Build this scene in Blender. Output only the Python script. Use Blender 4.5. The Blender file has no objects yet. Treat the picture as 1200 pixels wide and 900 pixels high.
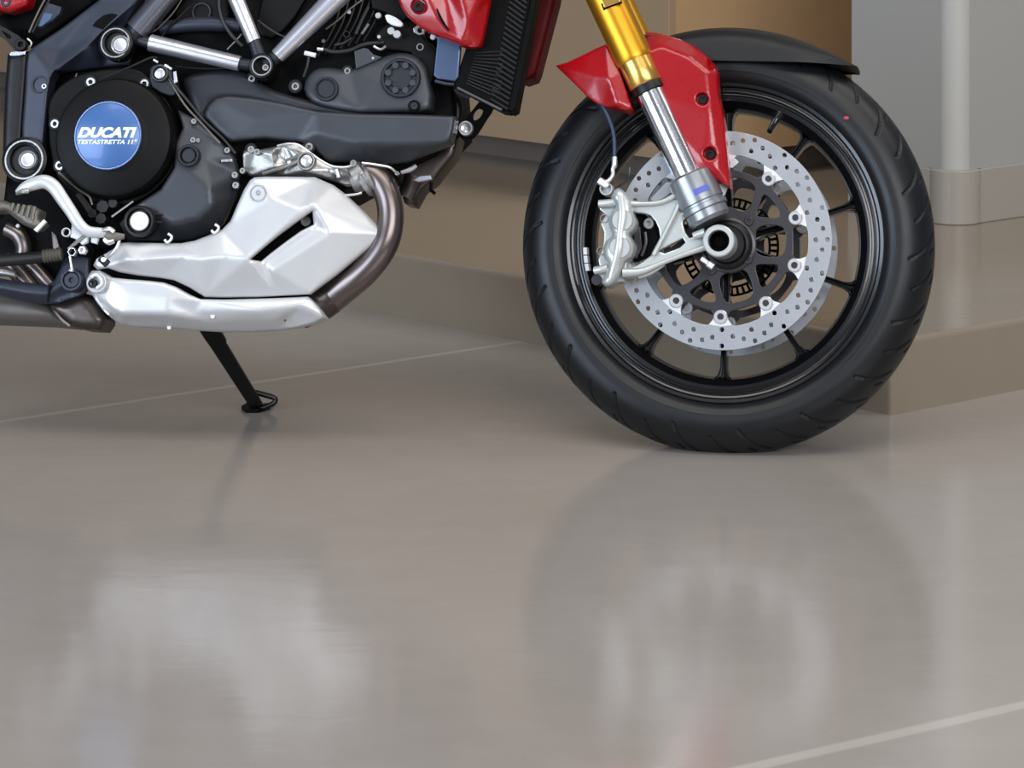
import bpy, bmesh, math, random
from math import sin, cos, pi, radians, hypot, atan2, sqrt
from mathutils import Vector, Matrix
from mathutils.geometry import delaunay_2d_cdt
random.seed(7)
SC = bpy.context.scene
COL = SC.collection

# ------------------------------------------------------------------ camera
F_PX, CAM_H = 3920.0, 1.0375          # focal length in pixels of a 1200 px wide frame, lens height
HOR = -300.0                          # the horizon's row in the cropped frame
cam_d = bpy.data.cameras.new('camera'); cam = bpy.data.objects.new('camera', cam_d); COL.objects.link(cam)
cam.location = (0, 0, CAM_H); cam.rotation_euler = (radians(90), 0, 0)
cam_d.sensor_width = 36.0; cam_d.lens = 36.0*F_PX/1200.0
cam_d.shift_x = 0.0; cam_d.shift_y = (HOR-450.0)/1200.0
cam_d.clip_start = 0.05; cam_d.clip_end = 100
SC.camera = cam

# ------------------------------------------------------------------ light
SC.view_settings.view_transform = 'Standard'; SC.view_settings.look = 'None'
SC.view_settings.exposure = 0.0; SC.view_settings.gamma = 1.0
try: SC.view_settings.use_curve_mapping = False
except Exception: pass
w = bpy.data.worlds.new('world'); SC.world = w; w.use_nodes = True
bg = w.node_tree.nodes['Background']; bg.inputs[0].default_value = (0.80, 0.86, 1.0, 1); bg.inputs[1].default_value = 0.20

def area(name, loc, target, sx, sy, power, col):
    d = bpy.data.lights.new(name, 'AREA'); d.shape = 'RECTANGLE'; d.size = sx; d.size_y = sy
    d.energy = power; d.color = col
    o = bpy.data.objects.new(name, d); COL.objects.link(o); o.location = loc
    o.rotation_euler = (Vector(target)-Vector(loc)).to_track_quat('-Z', 'Y').to_euler()
    return o
area('window_light', (-4.0, 1.2, 1.25), (0.0, 5.2, 0.2), 3.2, 2.2, 190, (0.72, 0.84, 1.0))
area('shop_front_light', (2.5, -1.6, 3.0), (0.2, 5.2, 0.2), 5.0, 2.2, 285, (0.95, 0.97, 1.0))
area('alcove_fill_light', (0.2, 3.2, 3.4), (0.2, 4.2, 0.0), 4.0, 1.4, 75, (1.0, 0.96, 0.90))
area('alcove_fill_light', (2.6, 5.2, 3.3), (2.9, 7.0, 0.0), 2.4, 1.6, 50, (1.0, 0.95, 0.88))
area('alcove_fill_light', (1.12, 7.30, 2.1), (0.75, 7.45, 0.4), 0.3, 0.8, 15, (1.0, 0.95, 0.86))  # added fill lamp that brightens the cabinet's right face in the alcove

# ------------------------------------------------------------------ materials
def lin(c):
    return tuple(((v/255.0)/12.92 if v/255.0 <= 0.04045 else (((v/255.0)+0.055)/1.055)**2.4) for v in c)
MATS = {}
def mat(name, rgb, rough=0.5, metal=0.0, coat=0.0, var=0.06, nscale=30.0, bump=0.0, bscale=200.0, aniso=None, spec=0.5, trans=0.0):
    m = bpy.data.materials.new(name); m.use_nodes = True
    nt = m.node_tree; b = nt.nodes['Principled BSDF']; L = nt.links
    tc = nt.nodes.new('ShaderNodeTexCoord'); no = nt.nodes.new('ShaderNodeTexNoise')
    no.inputs['Scale'].default_value = nscale; no.inputs['Detail'].default_value = 4
    if aniso:
        mp = nt.nodes.new('ShaderNodeMapping'); mp.inputs['Scale'].default_value = aniso
        L.new(tc.outputs['Object'], mp.inputs[0]); L.new(mp.outputs[0], no.inputs['Vector'])
    else: L.new(tc.outputs['Object'], no.inputs['Vector'])
    c = lin(rgb); mx = nt.nodes.new('ShaderNodeMix'); mx.data_type = 'RGBA'
    mx.inputs[6].default_value = (*[v*(1-var) for v in c], 1); mx.inputs[7].default_value = (*[min(1, v*(1+var)) for v in c], 1)
    L.new(no.outputs['Fac'], mx.inputs[0]); L.new(mx.outputs[2], b.inputs['Base Color'])
    mr = nt.nodes.new('ShaderNodeMapRange'); mr.inputs[3].default_value = max(0.02, rough*0.85); mr.inputs[4].default_value = min(1, rough*1.15)
    L.new(no.outputs['Fac'], mr.inputs[0]); L.new(mr.outputs[0], b.inputs['Roughness'])
    b.inputs['Metallic'].default_value = metal; b.inputs['Coat Weight'].default_value = coat; b.inputs['Coat Roughness'].default_value = 0.08
    b.inputs['Specular IOR Level'].default_value = spec
    if trans: b.inputs['Transmission Weight'].default_value = trans
    if bump:
        n2 = nt.nodes.new('ShaderNodeTexNoise'); n2.inputs['Scale'].default_value = bscale; n2.inputs['Detail'].default_value = 3
        L.new(tc.outputs['Object'], n2.inputs['Vector'])
        bp = nt.nodes.new('ShaderNodeBump'); bp.inputs['Strength'].default_value = bump; bp.inputs['Distance'].default_value = 0.001
        L.new(n2.outputs['Fac'], bp.inputs['Height']); L.new(bp.outputs[0], b.inputs['Normal'])
    MATS[name] = m; return m
M = MATS
mat('rubber', (14, 16, 20), 0.42, var=0.12, nscale=30, bump=0.10, bscale=500, spec=0.40)
mat('rim_black', (10, 10, 13), 0.24, coat=0.25)
mat('satin_black', (9, 9, 11), 0.42, bump=0.1, spec=0.35)
mat('black_plastic', (17, 17, 19), 0.5, bump=0.2, bscale=600)
mat('deep_black', (3, 3, 4), 0.6, spec=0.1)
mat('fender_black', (20, 20, 22), 0.5, bump=0.2, bscale=900, spec=0.35)
mat('slate', (62, 65, 71), 0.40, metal=0.35, bump=0.08, bscale=900)
mat('slate_dark', (40, 43, 50), 0.42, metal=0.35, bump=0.08, bscale=900)
mat('silver_paint', (206, 207, 209), 0.37, metal=0.3, coat=0.2, var=0.02)
mat('silver_shadow', (160, 162, 166), 0.36, metal=0.35, coat=0.2, var=0.03)
mat('frame_silver', (205, 206, 214), 0.30, metal=0.8, var=0.05, nscale=9)
mat('cast_alu', (170, 169, 168), 0.34, metal=0.85, var=0.10, nscale=50, bump=0.25, bscale=300)
mat('caliper_silver', (196, 200, 198), 0.36, metal=0.5, var=0.02)
mat('foot_grey', (150, 154, 160), 0.32, metal=0.75, var=0.03)
mat('clutch_black', (6, 6, 7), 0.50, bump=0.05, spec=0.18)
mat('tab_steel', (224, 225, 226), 0.36, metal=0.4, var=0.02)
mat('tube_grey', (118, 120, 130), 0.30, metal=0.85, var=0.05, nscale=9)
mat('pink_paint', (190, 50, 70), 0.5, var=0.02)
mat('bright_steel', (226, 226, 228), 0.30, metal=0.85, var=0.02)
mat('chrome', (225, 227, 232), 0.17, metal=1.0, var=0.01)
mat('disc_steel', (172, 175, 180), 0.34, metal=0.6, var=0.04, nscale=20)
mat('carrier', (66, 64, 68), 0.34, metal=0.6)
mat('gold', (210, 152, 40), 0.36, metal=0.85, var=0.02, nscale=9)
mat('gold_collar', (222, 180, 96), 0.26, metal=0.9, var=0.02, nscale=9)
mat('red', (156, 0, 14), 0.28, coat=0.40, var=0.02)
mat('exhaust', (116, 106, 104), 0.30, metal=0.9, var=0.16, nscale=18)
mat('exhaust_dark', (86, 78, 74), 0.36, metal=0.85, var=0.18, nscale=18)
mat('blue_badge', (66, 106, 166), 0.34, metal=0.15, coat=0.3, var=0.03)
mat('badge_rim', (140, 165, 215), 0.25, metal=0.6)
mat('white_ink', (238, 240, 244), 0.5, var=0.01)
mat('blue_ink', (84, 98, 186), 0.5, var=0.01)
mat('hose_blue', (30, 44, 70), 0.35)
mat('cooler', (76, 94, 124), 0.35, metal=0.5)
mat('bracket_blue', (46, 51, 64), 0.42, metal=0.3)
mat('silencer_grey', (104, 98, 94), 0.42, metal=0.4)
mat('peg_grey', (112, 108, 100), 0.45, metal=0.5, bump=0.5)
mat('white_plastic', (225, 228, 230), 0.4)
mat('wood_panel_lit', (176, 144, 108), 0.45, var=0.035, nscale=3.0, aniso=(7, 7, 0.5), bump=0.03)  # cabinet wood for the right face, its brighter light mixed into the colour
mat('wood_panel_shaded', (154, 131, 105), 0.45, var=0.035, nscale=3.0, aniso=(7, 7, 0.5), bump=0.03)  # same wood for the left face, its weaker light painted in as a darker tone
mat('red_shaded', (74, 2, 8), 0.5, var=0.02, spec=0.12)  # fairing red darkened to carry the shade on the far side
mat('toe_grey', (122, 110, 100), 0.5)
mat('wall_white', (158, 157, 153), 0.55, var=0.012, nscale=3, bump=0.08, bscale=60)
mat('column_white', (174, 173, 169), 0.45, var=0.012, nscale=3)
mat('baseboard_tile', (156, 150, 143), 0.30, var=0.03, nscale=8)

def floor_material(name, rgb, joints, rough=0.16):
    m = bpy.data.materials.new(name); m.use_nodes = True
    nt = m.node_tree; N = nt.nodes; L = nt.links; b = N['Principled BSDF']
    geo = N.new('ShaderNodeNewGeometry')
    def noise(scale, detail, vec=None, rgh=0.5):
        n = N.new('ShaderNodeTexNoise'); n.inputs['Scale'].default_value = scale; n.inputs['Detail'].default_value = detail
        n.inputs['Roughness'].default_value = rgh
        L.new(vec or geo.outputs['Position'], n.inputs['Vector']); return n
    n1 = noise(1.6, 5); n2 = noise(14, 4); 
    cr = N.new('ShaderNodeValToRGB'); c = lin(rgb)
    cr.color_ramp.elements[0].position = 0.3; cr.color_ramp.elements[0].color = (c[0]*0.90, c[1]*0.89, c[2]*0.88, 1)
    cr.color_ramp.elements[1].position = 0.72; cr.color_ramp.elements[1].color = (c[0]*1.08, c[1]*1.08, c[2]*1.08, 1)
    mixf = N.new('ShaderNodeMath'); mixf.operation = 'MULTIPLY_ADD'; mixf.inputs[1].default_value = 0.22
    L.new(n2.outputs['Fac'], mixf.inputs[0]); 
    m2 = N.new('ShaderNodeMath'); m2.operation = 'MULTIPLY'; m2.inputs[1].default_value = 0.78
    L.new(n1.outputs['Fac'], m2.inputs[0]); L.new(m2.outputs[0], mixf.inputs[2]); L.new(mixf.outputs[0], cr.inputs[0])
    col = cr.outputs[0]
    sep = N.new('ShaderNodeSeparateXYZ'); L.new(geo.outputs['Position'], sep.inputs[0])
    wob = noise(5, 3)
    for (nx, ny, off, half, jc, strength) in joints:
        a = N.new('ShaderNodeMath'); a.operation = 'MULTIPLY'; a.inputs[1].default_value = nx; L.new(sep.outputs[0], a.inputs[0])
        bb = N.new('ShaderNodeMath'); bb.operation = 'MULTIPLY_ADD'; bb.inputs[1].default_value = ny; L.new(sep.outputs[1], bb.inputs[0]); L.new(a.outputs[0], bb.inputs[2])
        d = N.new('ShaderNodeMath'); d.operation = 'SUBTRACT'; d.inputs[1].default_value = off; L.new(bb.outputs[0], d.inputs[0])
        wv = N.new('ShaderNodeMath'); wv.operation = 'MULTIPLY_ADD'; wv.inputs[1].default_value = 0.006; L.new(wob.outputs['Fac'], wv.inputs[0]); L.new(d.outputs[0], wv.inputs[2])
        sh = N.new('ShaderNodeMath'); sh.operation = 'SUBTRACT'; sh.inputs[1].default_value = 0.003; L.new(wv.outputs[0], sh.inputs[0])
        ab = N.new('ShaderNodeMath'); ab.operation = 'ABSOLUTE'; L.new(sh.outputs[0], ab.inputs[0])
        mr = N.new('ShaderNodeMapRange'); mr.inputs[1].default_value = half*0.55; mr.inputs[2].default_value = half; mr.inputs[3].default_value = strength; mr.inputs[4].default_value = 0
        L.new(ab.outputs[0], mr.inputs[0])
        mx = N.new('ShaderNodeMix'); mx.data_type = 'RGBA'; L.new(mr.outputs[0], mx.inputs[0]); L.new(col, mx.inputs[6]); mx.inputs[7].default_value = (*lin(jc), 1)
        col = mx.outputs[2]
    # small dark specks and scuffs
    sp = noise(60, 2); spm = noise(3, 2)
    mr = N.new('ShaderNodeMapRange'); mr.inputs[1].default_value = 0.78; mr.inputs[2].default_value = 0.82; L.new(sp.outputs['Fac'], mr.inputs[0])
    mu = N.new('ShaderNodeMath'); mu.operation = 'MULTIPLY'; mu.inputs[1].default_value = 0.5; L.new(mr.outputs[0], mu.inputs[0])
    mx = N.new('ShaderNodeMix'); mx.data_type = 'RGBA'; L.new(mu.outputs[0], mx.inputs[0]); L.new(col, mx.inputs[6]); mx.inputs[7].default_value = (*lin((70, 62, 56)), 1)
    L.new(mx.outputs[2], b.inputs['Base Color'])
    rr = N.new('ShaderNodeMapRange'); rr.inputs[3].default_value = rough*0.75; rr.inputs[4].default_value = rough*1.35; L.new(n2.outputs['Fac'], rr.inputs[0])
    L.new(rr.outputs[0], b.inputs['Roughness']); b.inputs['Specular IOR Level'].default_value = 0.5
    mp = N.new('ShaderNodeMapping'); mp.inputs['Scale'].default_value = (1, 2.2, 1); L.new(geo.outputs['Position'], mp.inputs[0])
    nb = noise(9, 5, mp.outputs[0], 0.6)
    bp = N.new('ShaderNodeBump'); bp.inputs['Strength'].default_value = 0.35; bp.inputs['Distance'].default_value = 0.0012
    L.new(nb.outputs['Fac'], bp.inputs['Height']); L.new(bp.outputs[0], b.inputs['Normal'])
    MATS[name] = m; return m

# ------------------------------------------------------------------ room geometry helpers
def ray(u, v): return Vector(((u-600.0)/F_PX, 1.0, -(v-HOR)/F_PX))
def ground(u, v, z=0.0):
    d = ray(u, v); t = (z-CAM_H)/d.z; return Vector((d.x*t, t, z))

def finish(bm, name, material, parent=None, off=Vector((0, 0, 0)), angle=32, smooth=True):
    if off.length: bmesh.ops.translate(bm, verts=bm.verts, vec=-off)
    bmesh.ops.remove_doubles(bm, verts=bm.verts, dist=1e-6)
    bmesh.ops.recalc_face_normals(bm, faces=bm.faces)
    ca = radians(angle)
    for f in bm.faces: f.smooth = smooth
    for e in bm.edges:
        if len(e.link_faces) == 2: e.smooth = e.calc_face_angle(0) < ca
        else: e.smooth = False
    me = bpy.data.meshes.new(name); bm.to_mesh(me); bm.free()
    if material: me.materials.append(M[material] if isinstance(material, str) else material)
    o = bpy.data.objects.new(name, me); COL.objects.link(o)
    if parent: o.parent = parent
    return o
def bevel(o, width, seg=2, angle=30):
    md = o.modifiers.new('bevel', 'BEVEL'); md.width = width; md.segments = seg; md.limit_method = 'ANGLE'; md.angle_limit = radians(angle)
    md.harden_normals = False
    return o
def prism_w(pts, z0, z1):
    bm = bmesh.new(); lo = [bm.verts.new((p[0], p[1], z0)) for p in pts]; hi = [bm.verts.new((p[0], p[1], z1)) for p in pts]
    bm.faces.new(lo[::-1]); bm.faces.new(hi)
    for i in range(len(pts)):
        j = (i+1) % len(pts); bm.faces.new((lo[i], lo[j], hi[j], hi[i]))
    return bm
def structure(o): o['kind'] = 'structure'; return o

A = Vector((-0.666, 0.746, 0)).normalized(); B = Vector((A.y, -A.x, 0))     # the two directions of the room's walls
# floor joints
g1, g2 = ground(0, 494), ground(600, 402)
g3, g4 = ground(880, 899), ground(1200, 826)
def jline(p, q, half, c, s):
    d = (q-p).normalized(); n = Vector((-d.y, d.x)); return (n.x, n.y, n.dot(Vector((p.x, p.y))), half, c, s)
J = [jline(g1, g2, 0.010, (186, 176, 166), 0.85), jline(g3, g4, 0.014, (186, 180, 172), 0.75)]
# first joint stops at the platform: it is short enough to be hidden behind the wheel
floor_material('floor_mat', (159, 152, 146), J, rough=0.13)
floor_material('platform_mat', (140, 129, 114), [], rough=0.12)

bm = prism_w([(-9, -5), (9, -5), (9, 13), (-9, 13)], -0.12, 0.0)
structure(finish(bm, 'floor', 'floor_mat', smooth=False))
K = ground(1045, 487); PH = 0.115
pl = [K, K+A*6, K+A*6+B*6, K+B*6]
o = finish(prism_w(pl, -0.05, PH), 'floor_platform', 'platform_mat', smooth=False); structure(o); bevel(o, 0.008, 3)

# back walls: wood fronts with a recessed plinth on the left, white wall with a rounded corner on the right
W0 = ground(1121, 263, 0)                                   # not used for height, only bearing
def on_platform(u, v): return ground(u, v, PH)
C0 = on_platform(1121, 264)                                 # foot of the rounded corner
WT = 3.2
# white wall: left face runs along A from the corner, right face runs along B
R_ = 0.035
n_a = Vector((-B.x, -B.y, 0)); n_b = Vector((-A.x, -A.y, 0))
cc = C0 + A*0 + B*0 + (B*R_ + A*R_)                          # centre of the bullnose
sideA0 = cc - B*R_; sideB0 = cc - A*R_
thick = 0.25
wl = [sideA0, sideA0+A*0.30, sideA0+A*0.30+B*thick, sideA0+B*thick+A*0.12]
structure(finish(prism_w([sideA0, sideA0+A*0.236, sideA0+A*0.236+B*thick, sideA0+B*thick], PH, WT), 'wall_left', 'wall_white', smooth=False))
structure(finish(prism_w([sideB0, sideB0+B*4.5, sideB0+B*4.5+A*thick, sideB0+A*thick], PH, WT), 'wall_right', 'wall_white', smooth=False))
def arc_col(c, r, z0, z1, n=40, rb=0.0):
    bm = bmesh.new(); prof = [(r-rb, z0), (r, z0+rb), (r, z1-rb), (r-rb, z1)] if rb else [(r, z0), (r, z1)]
    rings = []
    for (rr, z) in prof: rings.append([bm.verts.new((c.x+rr*cos(2*pi*i/n), c.y+rr*sin(2*pi*i/n), z)) for i in range(n)])
    for a, b in zip(rings, rings[1:]):
        for i in range(n): j = (i+1) % n; bm.faces.new((a[i], a[j], b[j], b[i]))
    bm.faces.new(rings[0][::-1]); bm.faces.new(rings[-1]); return bm
structure(finish(arc_col(cc, 0.0352, PH, WT), 'trim_1', 'column_white'))
BH = 0.104
cb = cc
structure(finish(arc_col(cb, 0.052, PH, PH+BH, 48, 0.002), 'trim_2', 'baseboard_tile'))
tb = 0.012
def box_along(p, d, n, l0, l1, t0, t1, z0, z1):
    q = [p+d*l0+n*t0, p+d*l1+n*t0, p+d*l1+n*t1, p+d*l0+n*t1]; return prism_w(q, z0, z1)
o = finish(box_along(sideA0, A, -B, 0.02, 0.236, 0, tb, PH, PH+BH), 'baseboard_left', 'baseboard_tile', smooth=False); structure(o); bevel(o, 0.002)
o = finish(box_along(sideB0, B, -A, 0.02, 4.5, 0, tb, PH, PH+BH), 'baseboard_right', 'baseboard_tile', smooth=False); structure(o); bevel(o, 0.002)

# wooden cabinet fronts
Q0 = on_platform(534, 176); Q1 = on_platform(636, 190)      # foot line of the recessed plinth
Ad = A
hb, dep = 0.062, 0.12
Pf = Q1 - B*dep                                             # on the front plane, above the floor line
def along(u, P, d):          # parameter along P + t d seen at image column u
    k = (u-600.0)/F_PX; return (k*P.y-P.x)/(d.x-k*d.y)
P0 = Pf + A*along(784, Pf, A)                               # the cabinet's outer corner
cab = bpy.data.objects.new('wall_cabinet', None); COL.objects.link(cab); cab.location = P0
cab['label'] = 'light brown wood-panelled cabinet wall above a recessed dark grey toe kick'; cab['category'] = 'cabinet'
coff = P0.copy()
def cbox(d, n, l0, l1, t0, t1, z0, z1, nm, m, bv=0.0):
    o = finish(box_along(P0, d, n, l0, l1, t0, t1, z0, z1), nm, m, cab, coff, smooth=False)
    if bv: bevel(o, bv)
    return o
cbox(A, B, 0.0, 1.30, 0, 0.020, PH+hb, 2.6, 'panel', 'wood_panel_shaded', 0.001)
cbox(A, B, 1.303, 2.70, 0, 0.020, PH+hb, 2.6, 'panel', 'wood_panel_shaded', 0.001)
cbox(B, A, 0.0205, 1.90, 0.0015, 0.0215, PH+hb, 2.6, 'panel', 'wood_panel_lit', 0.001)
dep2 = 0.075
o = finish(prism_w([P0+A*0.022+B*0.021, P0+A*2.7+B*0.021, P0+A*2.7+B*1.89, P0+A*0.022+B*1.89], PH+hb+0.001, 2.598), 'carcass', 'toe_grey', cab, coff, smooth=False)
o = finish(prism_w([P0+A*dep2+B*dep, P0+A*2.69+B*dep, P0+A*2.69+B*1.85, P0+A*dep2+B*1.85], PH, PH+hb), 'toe_kick', 'toe_grey', cab, coff, smooth=False)

# ------------------------------------------------------------------ frames of the motorcycle
class Frame:
    def __init__(s, origin, yaw, lean):
        s.o = Vector(origin)
        rz = Matrix.Rotation(-radians(yaw), 3, 'Z'); rx = Matrix.Rotation(-radians(lean), 3, 'X')
        s.m = rz @ rx; s.mi = s.m.transposed()
    def w(s, x, y, z): return s.o + s.m @ Vector((x, y, z))
    def pt(s, u, v, y):
        """local (x, z) where the line of sight (u, v) meets the plane at lateral distance y"""
        n = s.m.col[1]; d = ray(u, v); c = Vector((0, 0, CAM_H)); t = (y - (c-s.o).dot(n))/d.dot(n)
        q = s.mi @ (c+d*t-s.o); return (q.x, q.z)
    def scale(s, u, v, y):
        x, z = s.pt(u, v, y); return F_PX/s.w(x, y, z).y
LEAN = 13.8
OX = 0.3085
ORG = Vector((OX, 4.912, -0.0065))
WF = Frame(ORG, 9.6, LEAN)        # front wheel and fork
BF = Frame(ORG, 7.0, LEAN)        # chassis
bike = bpy.data.objects.new('motorcycle', None); COL.objects.link(bike); bike.location = ORG
bike['label'] = 'red and silver motorcycle with gold fork resting on its side stand'; bike['category'] = 'motorcycle'

def done(bm, name, material, parent=None, label=None, **k):
    o = finish(bm, name, material, parent or bike, ORG, **k)
    if label: o['label'] = label
    return o

def smooth_pts(pts, n=6, closed=True):
    out = []; N = len(pts); R = range(N) if closed else range(N-1)
    D = len(pts[0])
    for i in R:
        if closed: p0, p1, p2, p3 = pts[i-1], pts[i], pts[(i+1) % N], pts[(i+2) % N]
        else: p0, p1, p2, p3 = pts[max(0, i-1)], pts[i], pts[i+1], pts[min(N-1, i+2)]
        for k in range(n):
            t = k/n
            out.append(tuple(0.5*((2*p1[d])+(-p0[d]+p2[d])*t+(2*p0[d]-5*p1[d]+4*p2[d]-p3[d])*t*t+(-p0[d]+3*p1[d]-3*p2[d]+p3[d])*t**3) for d in range(D)))
    if not closed: out.append(tuple(pts[-1]))
    return out
def circ(u, v, r, n=24): return [(u+r*cos(2*pi*i/n), v+r*sin(2*pi*i/n)) for i in range(n)]

def plate(name, fr, pts, y0, th, material, bev=1.0, holes=(), sm=0, parent=None, label=None, sx=None):
    """a plate with the outline pts (pixels), front face at lateral y0, th metres thick, edges rounded by bev mm"""
    if sm: pts = smooth_pts(pts, sm)
    loops = [[fr.pt(u, v, y0) for (u, v) in pts]] + [[fr.pt(u, v, y0) for (u, v) in h] for h in holes]
    return plate_local(name, fr, loops, y0, th, material, bev, parent, label)
def plate_local(name, fr, loops, y0, th, material, bev=1.0, parent=None, label=None):
    cu = bpy.data.curves.new(name, 'CURVE'); cu.dimensions = '2D'; cu.fill_mode = 'BOTH'
    b = min(bev*0.001, th*0.45); cu.bevel_depth = b; cu.bevel_resolution = 1; cu.extrude = max(1e-5, th/2-b); cu.offset = -b
    for lp in loops:
        sp = cu.splines.new('POLY'); sp.points.add(len(lp)-1); sp.use_cyclic_u = True
        for i, (x, z) in enumerate(lp): sp.points[i].co = (x, z, 0, 1)
    tmp = bpy.data.objects.new('tmp', cu); COL.objects.link(tmp)
    dg = bpy.context.evaluated_depsgraph_get(); me = bpy.data.meshes.new_from_object(tmp.evaluated_get(dg))
    bm = bmesh.new(); bm.from_mesh(me); bpy.data.objects.remove(tmp); bpy.data.meshes.remove(me); bpy.data.curves.remove(cu)
    for v in bm.verts: v.co = fr.w(v.co.x, y0+th/2-v.co.z, v.co.y)
    return done(bm, name, material, parent, label, angle=17)

def lathe(name, fr, c, prof, material, n=48, parent=None, label=None, closed=False, bm=None, deg=360, a0=0):
    """profile of (dy, r) turned about the lateral axis through local point c"""
    own = bm is None
    if prof[0][1] > 1e-7 and prof[-1][1] > 1e-7: closed = True
    if own: bm = bmesh.new()
    rings = []
    for (dy, r) in prof:
        if r < 1e-7: rings.append([bm.verts.new(fr.w(c[0], c[1]+dy, c[2]))]); continue
        rings.append([bm.verts.new(fr.w(c[0]+r*cos(2*pi*i/n), c[1]+dy, c[2]-r*sin(2*pi*i/n))) for i in range(n)])
    pairs = list(zip(rings, rings[1:])) + ([(rings[-1], rings[0])] if closed else [])
    for a, b in pairs:
        if len(a) == 1 and len(b) == 1: continue
        for i in range(n):
            j = (i+1) % n
            if len(a) == 1: bm.faces.new((a[0], b[j], b[i]))
            elif len(b) == 1: bm.faces.new((a[i], a[j], b[0]))
            else: bm.faces.new((a[i], a[j], b[j], b[i]))
    if not closed:
        for r in (rings[0], rings[-1]):
            if len(r) > 1: bm.faces.new(r)
    if own: return done(bm, name, material, parent, label)
    return bm
def cyl(name, fr, u, v, y0, r, th, material, prof=None, n=36, parent=None, label=None, bev=0.08):
    """round boss, cap or bolt at pixel (u, v); r in pixels, front face at y0; prof as (depth fraction, radius fraction)"""
    x, z = fr.pt(u, v, y0); R = r/fr.scale(u, v, y0)
    if prof is None: prof = [(0, 0), (0, 1-bev), (bev*0.6, 1-bev*0.3), (bev, 1), (1, 1), (1, 0)]
    return lathe(name, fr, (x, y0, z), [(d*th, q*R) for d, q in prof], material, n, parent, label)
RING = [(0, 0.80), (0, 0.95), (0.1, 1), (1, 1), (1, 0.78), (0.1, 0.78)]
CAPR = [(0.5, 0), (0.5, 0.70), (0.45, 0.74), (0, 0.78), (0, 0.94), (0.1, 1), (1, 1), (1, 0)]
HEX = [(0.5, 0), (0.5, 0.48), (0.0, 0.5), (0.0, 0.88), (0.12, 1), (1, 1), (1, 0)]
def bolt(fr, u, v, y0, r, material='bright_steel', th=0.008, parent=None, label=None):
    return cyl('bolt', fr, u, v, y0, r, th, material, HEX, 18, parent, label)

def tube_bm(P, R, n=14, squash=1.0, cap=True, bm=None, upv=None, dome=False):
    """P world points, R radii in metres"""
    bm = bm or bmesh.new(); P = [Vector(p) for p in P]; rings = []; up = None
    for i, p in enumerate(P):
        t = (P[min(i+1, len(P)-1)]-P[max(i-1, 0)]).normalized()
        if up is None:
            up = upv.copy() if upv else Vector((0, 1, 0));
            if abs(up.dot(t)) > 0.95: up = Vector((1, 0, 0))
        up = (up - t*up.dot(t)).normalized(); s = t.cross(up)
        rings.append([bm.verts.new(p + up*(R[i]*squash*cos(2*pi*k/n)) + s*(R[i]*sin(2*pi*k/n))) for k in range(n)])
    for a, b in zip(rings, rings[1:]):
        for k in range(n): j = (k+1) % n; bm.faces.new((a[k], a[j], b[j], b[k]))
    if cap: bm.faces.new(rings[0][::-1]); bm.faces.new(rings[-1])
    return bm
def tube(name, fr, pts, r, material, n=16, sm=5, squash=1.0, parent=None, label=None, rs=None, upv=None):
    """pts: (u, v, y) with an optional 4th radius in pixels"""
    q = [(p[0], p[1], p[2], p[3] if len(p) > 3 else r) for p in pts]
    if sm and len(q) > 2: q = smooth_pts(q, sm, False)
    P = []; R = []
    for (u, v, y, rr) in q:
        x, z = fr.pt(u, v, y); P.append(fr.w(x, y, z)); R.append(rr/fr.scale(u, v, y))
    return done(tube_bm(P, R, n, squash, upv=(fr.m.col[1].copy() if upv is None else upv)), name, material, parent, label)

# -------- relief: solid with a modelled front surface
def pip(x, y, poly):
    c = False; n = len(poly); j = n-1
    for i in range(n):
        xi, yi = poly[i]; xj, yj = poly[j]
        if (yi > y) != (yj > y) and x < (xj-xi)*(y-yi)/(yj-yi)+xi: c = not c
        j = i
    return c
def dist(x, y, poly):
    best = 1e9; n = len(poly)
    for i in range(n):
        ax, ay = poly[i]; bx, by = poly[(i+1) % n]; dx, dy = bx-ax, by-ay; L2 = dx*dx+dy*dy or 1e-9
        t = max(0, min(1, ((x-ax)*dx+(y-ay)*dy)/L2)); d = hypot(x-ax-t*dx, y-ay-t*dy)
        if d < best: best = d
    return best
def tin(ctrl, edges=(), blur=3.0):
    """height function interpolating control points (u, v, y) over a triangulation that keeps the given edges"""
    vc = [Vector((p[0], p[1])) for p in ctrl]
    res = delaunay_2d_cdt(vc, list(edges), [], 0, 1e-5)
    V = res[0]; T = res[2]; src = res[3]
    H = [ctrl[s[0]][2] if s else 0 for s in src]
    def f(u, v):
        best = None
        for t in T:
            a, b, c = V[t[0]], V[t[1]], V[t[2]]
            den = (b.y-c.y)*(a.x-c.x)+(c.x-b.x)*(a.y-c.y)
            if abs(den) < 1e-9: continue
            w0 = ((b.y-c.y)*(u-c.x)+(c.x-b.x)*(v-c.y))/den; w1 = ((c.y-a.y)*(u-c.x)+(a.x-c.x)*(v-c.y))/den; w2_ = 1-w0-w1
            m = min(w0, w1, w2_)
            if m >= -1e-6: return w0*H[t[0]]+w1*H[t[1]]+w2_*H[t[2]]
            if best is None or m > best[0]: 
                q = [max(0, w0), max(0, w1), max(0, w2_)]; s_ = sum(q); best = (m, (q[0]*H[t[0]]+q[1]*H[t[1]]+q[2]*H[t[2]])/s_)
        return best[1]
    if not blur: return f
    def g(u, v):
        s_ = f(u, v)*2
        for k in range(6): s_ += f(u+blur*cos(k*pi/3), v+blur*sin(k*pi/3))
        return s_/8
    g.segs = [((ctrl[i][0], ctrl[i][1]), (ctrl[j][0], ctrl[j][1])) for i, j in edges]
    return g
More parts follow.
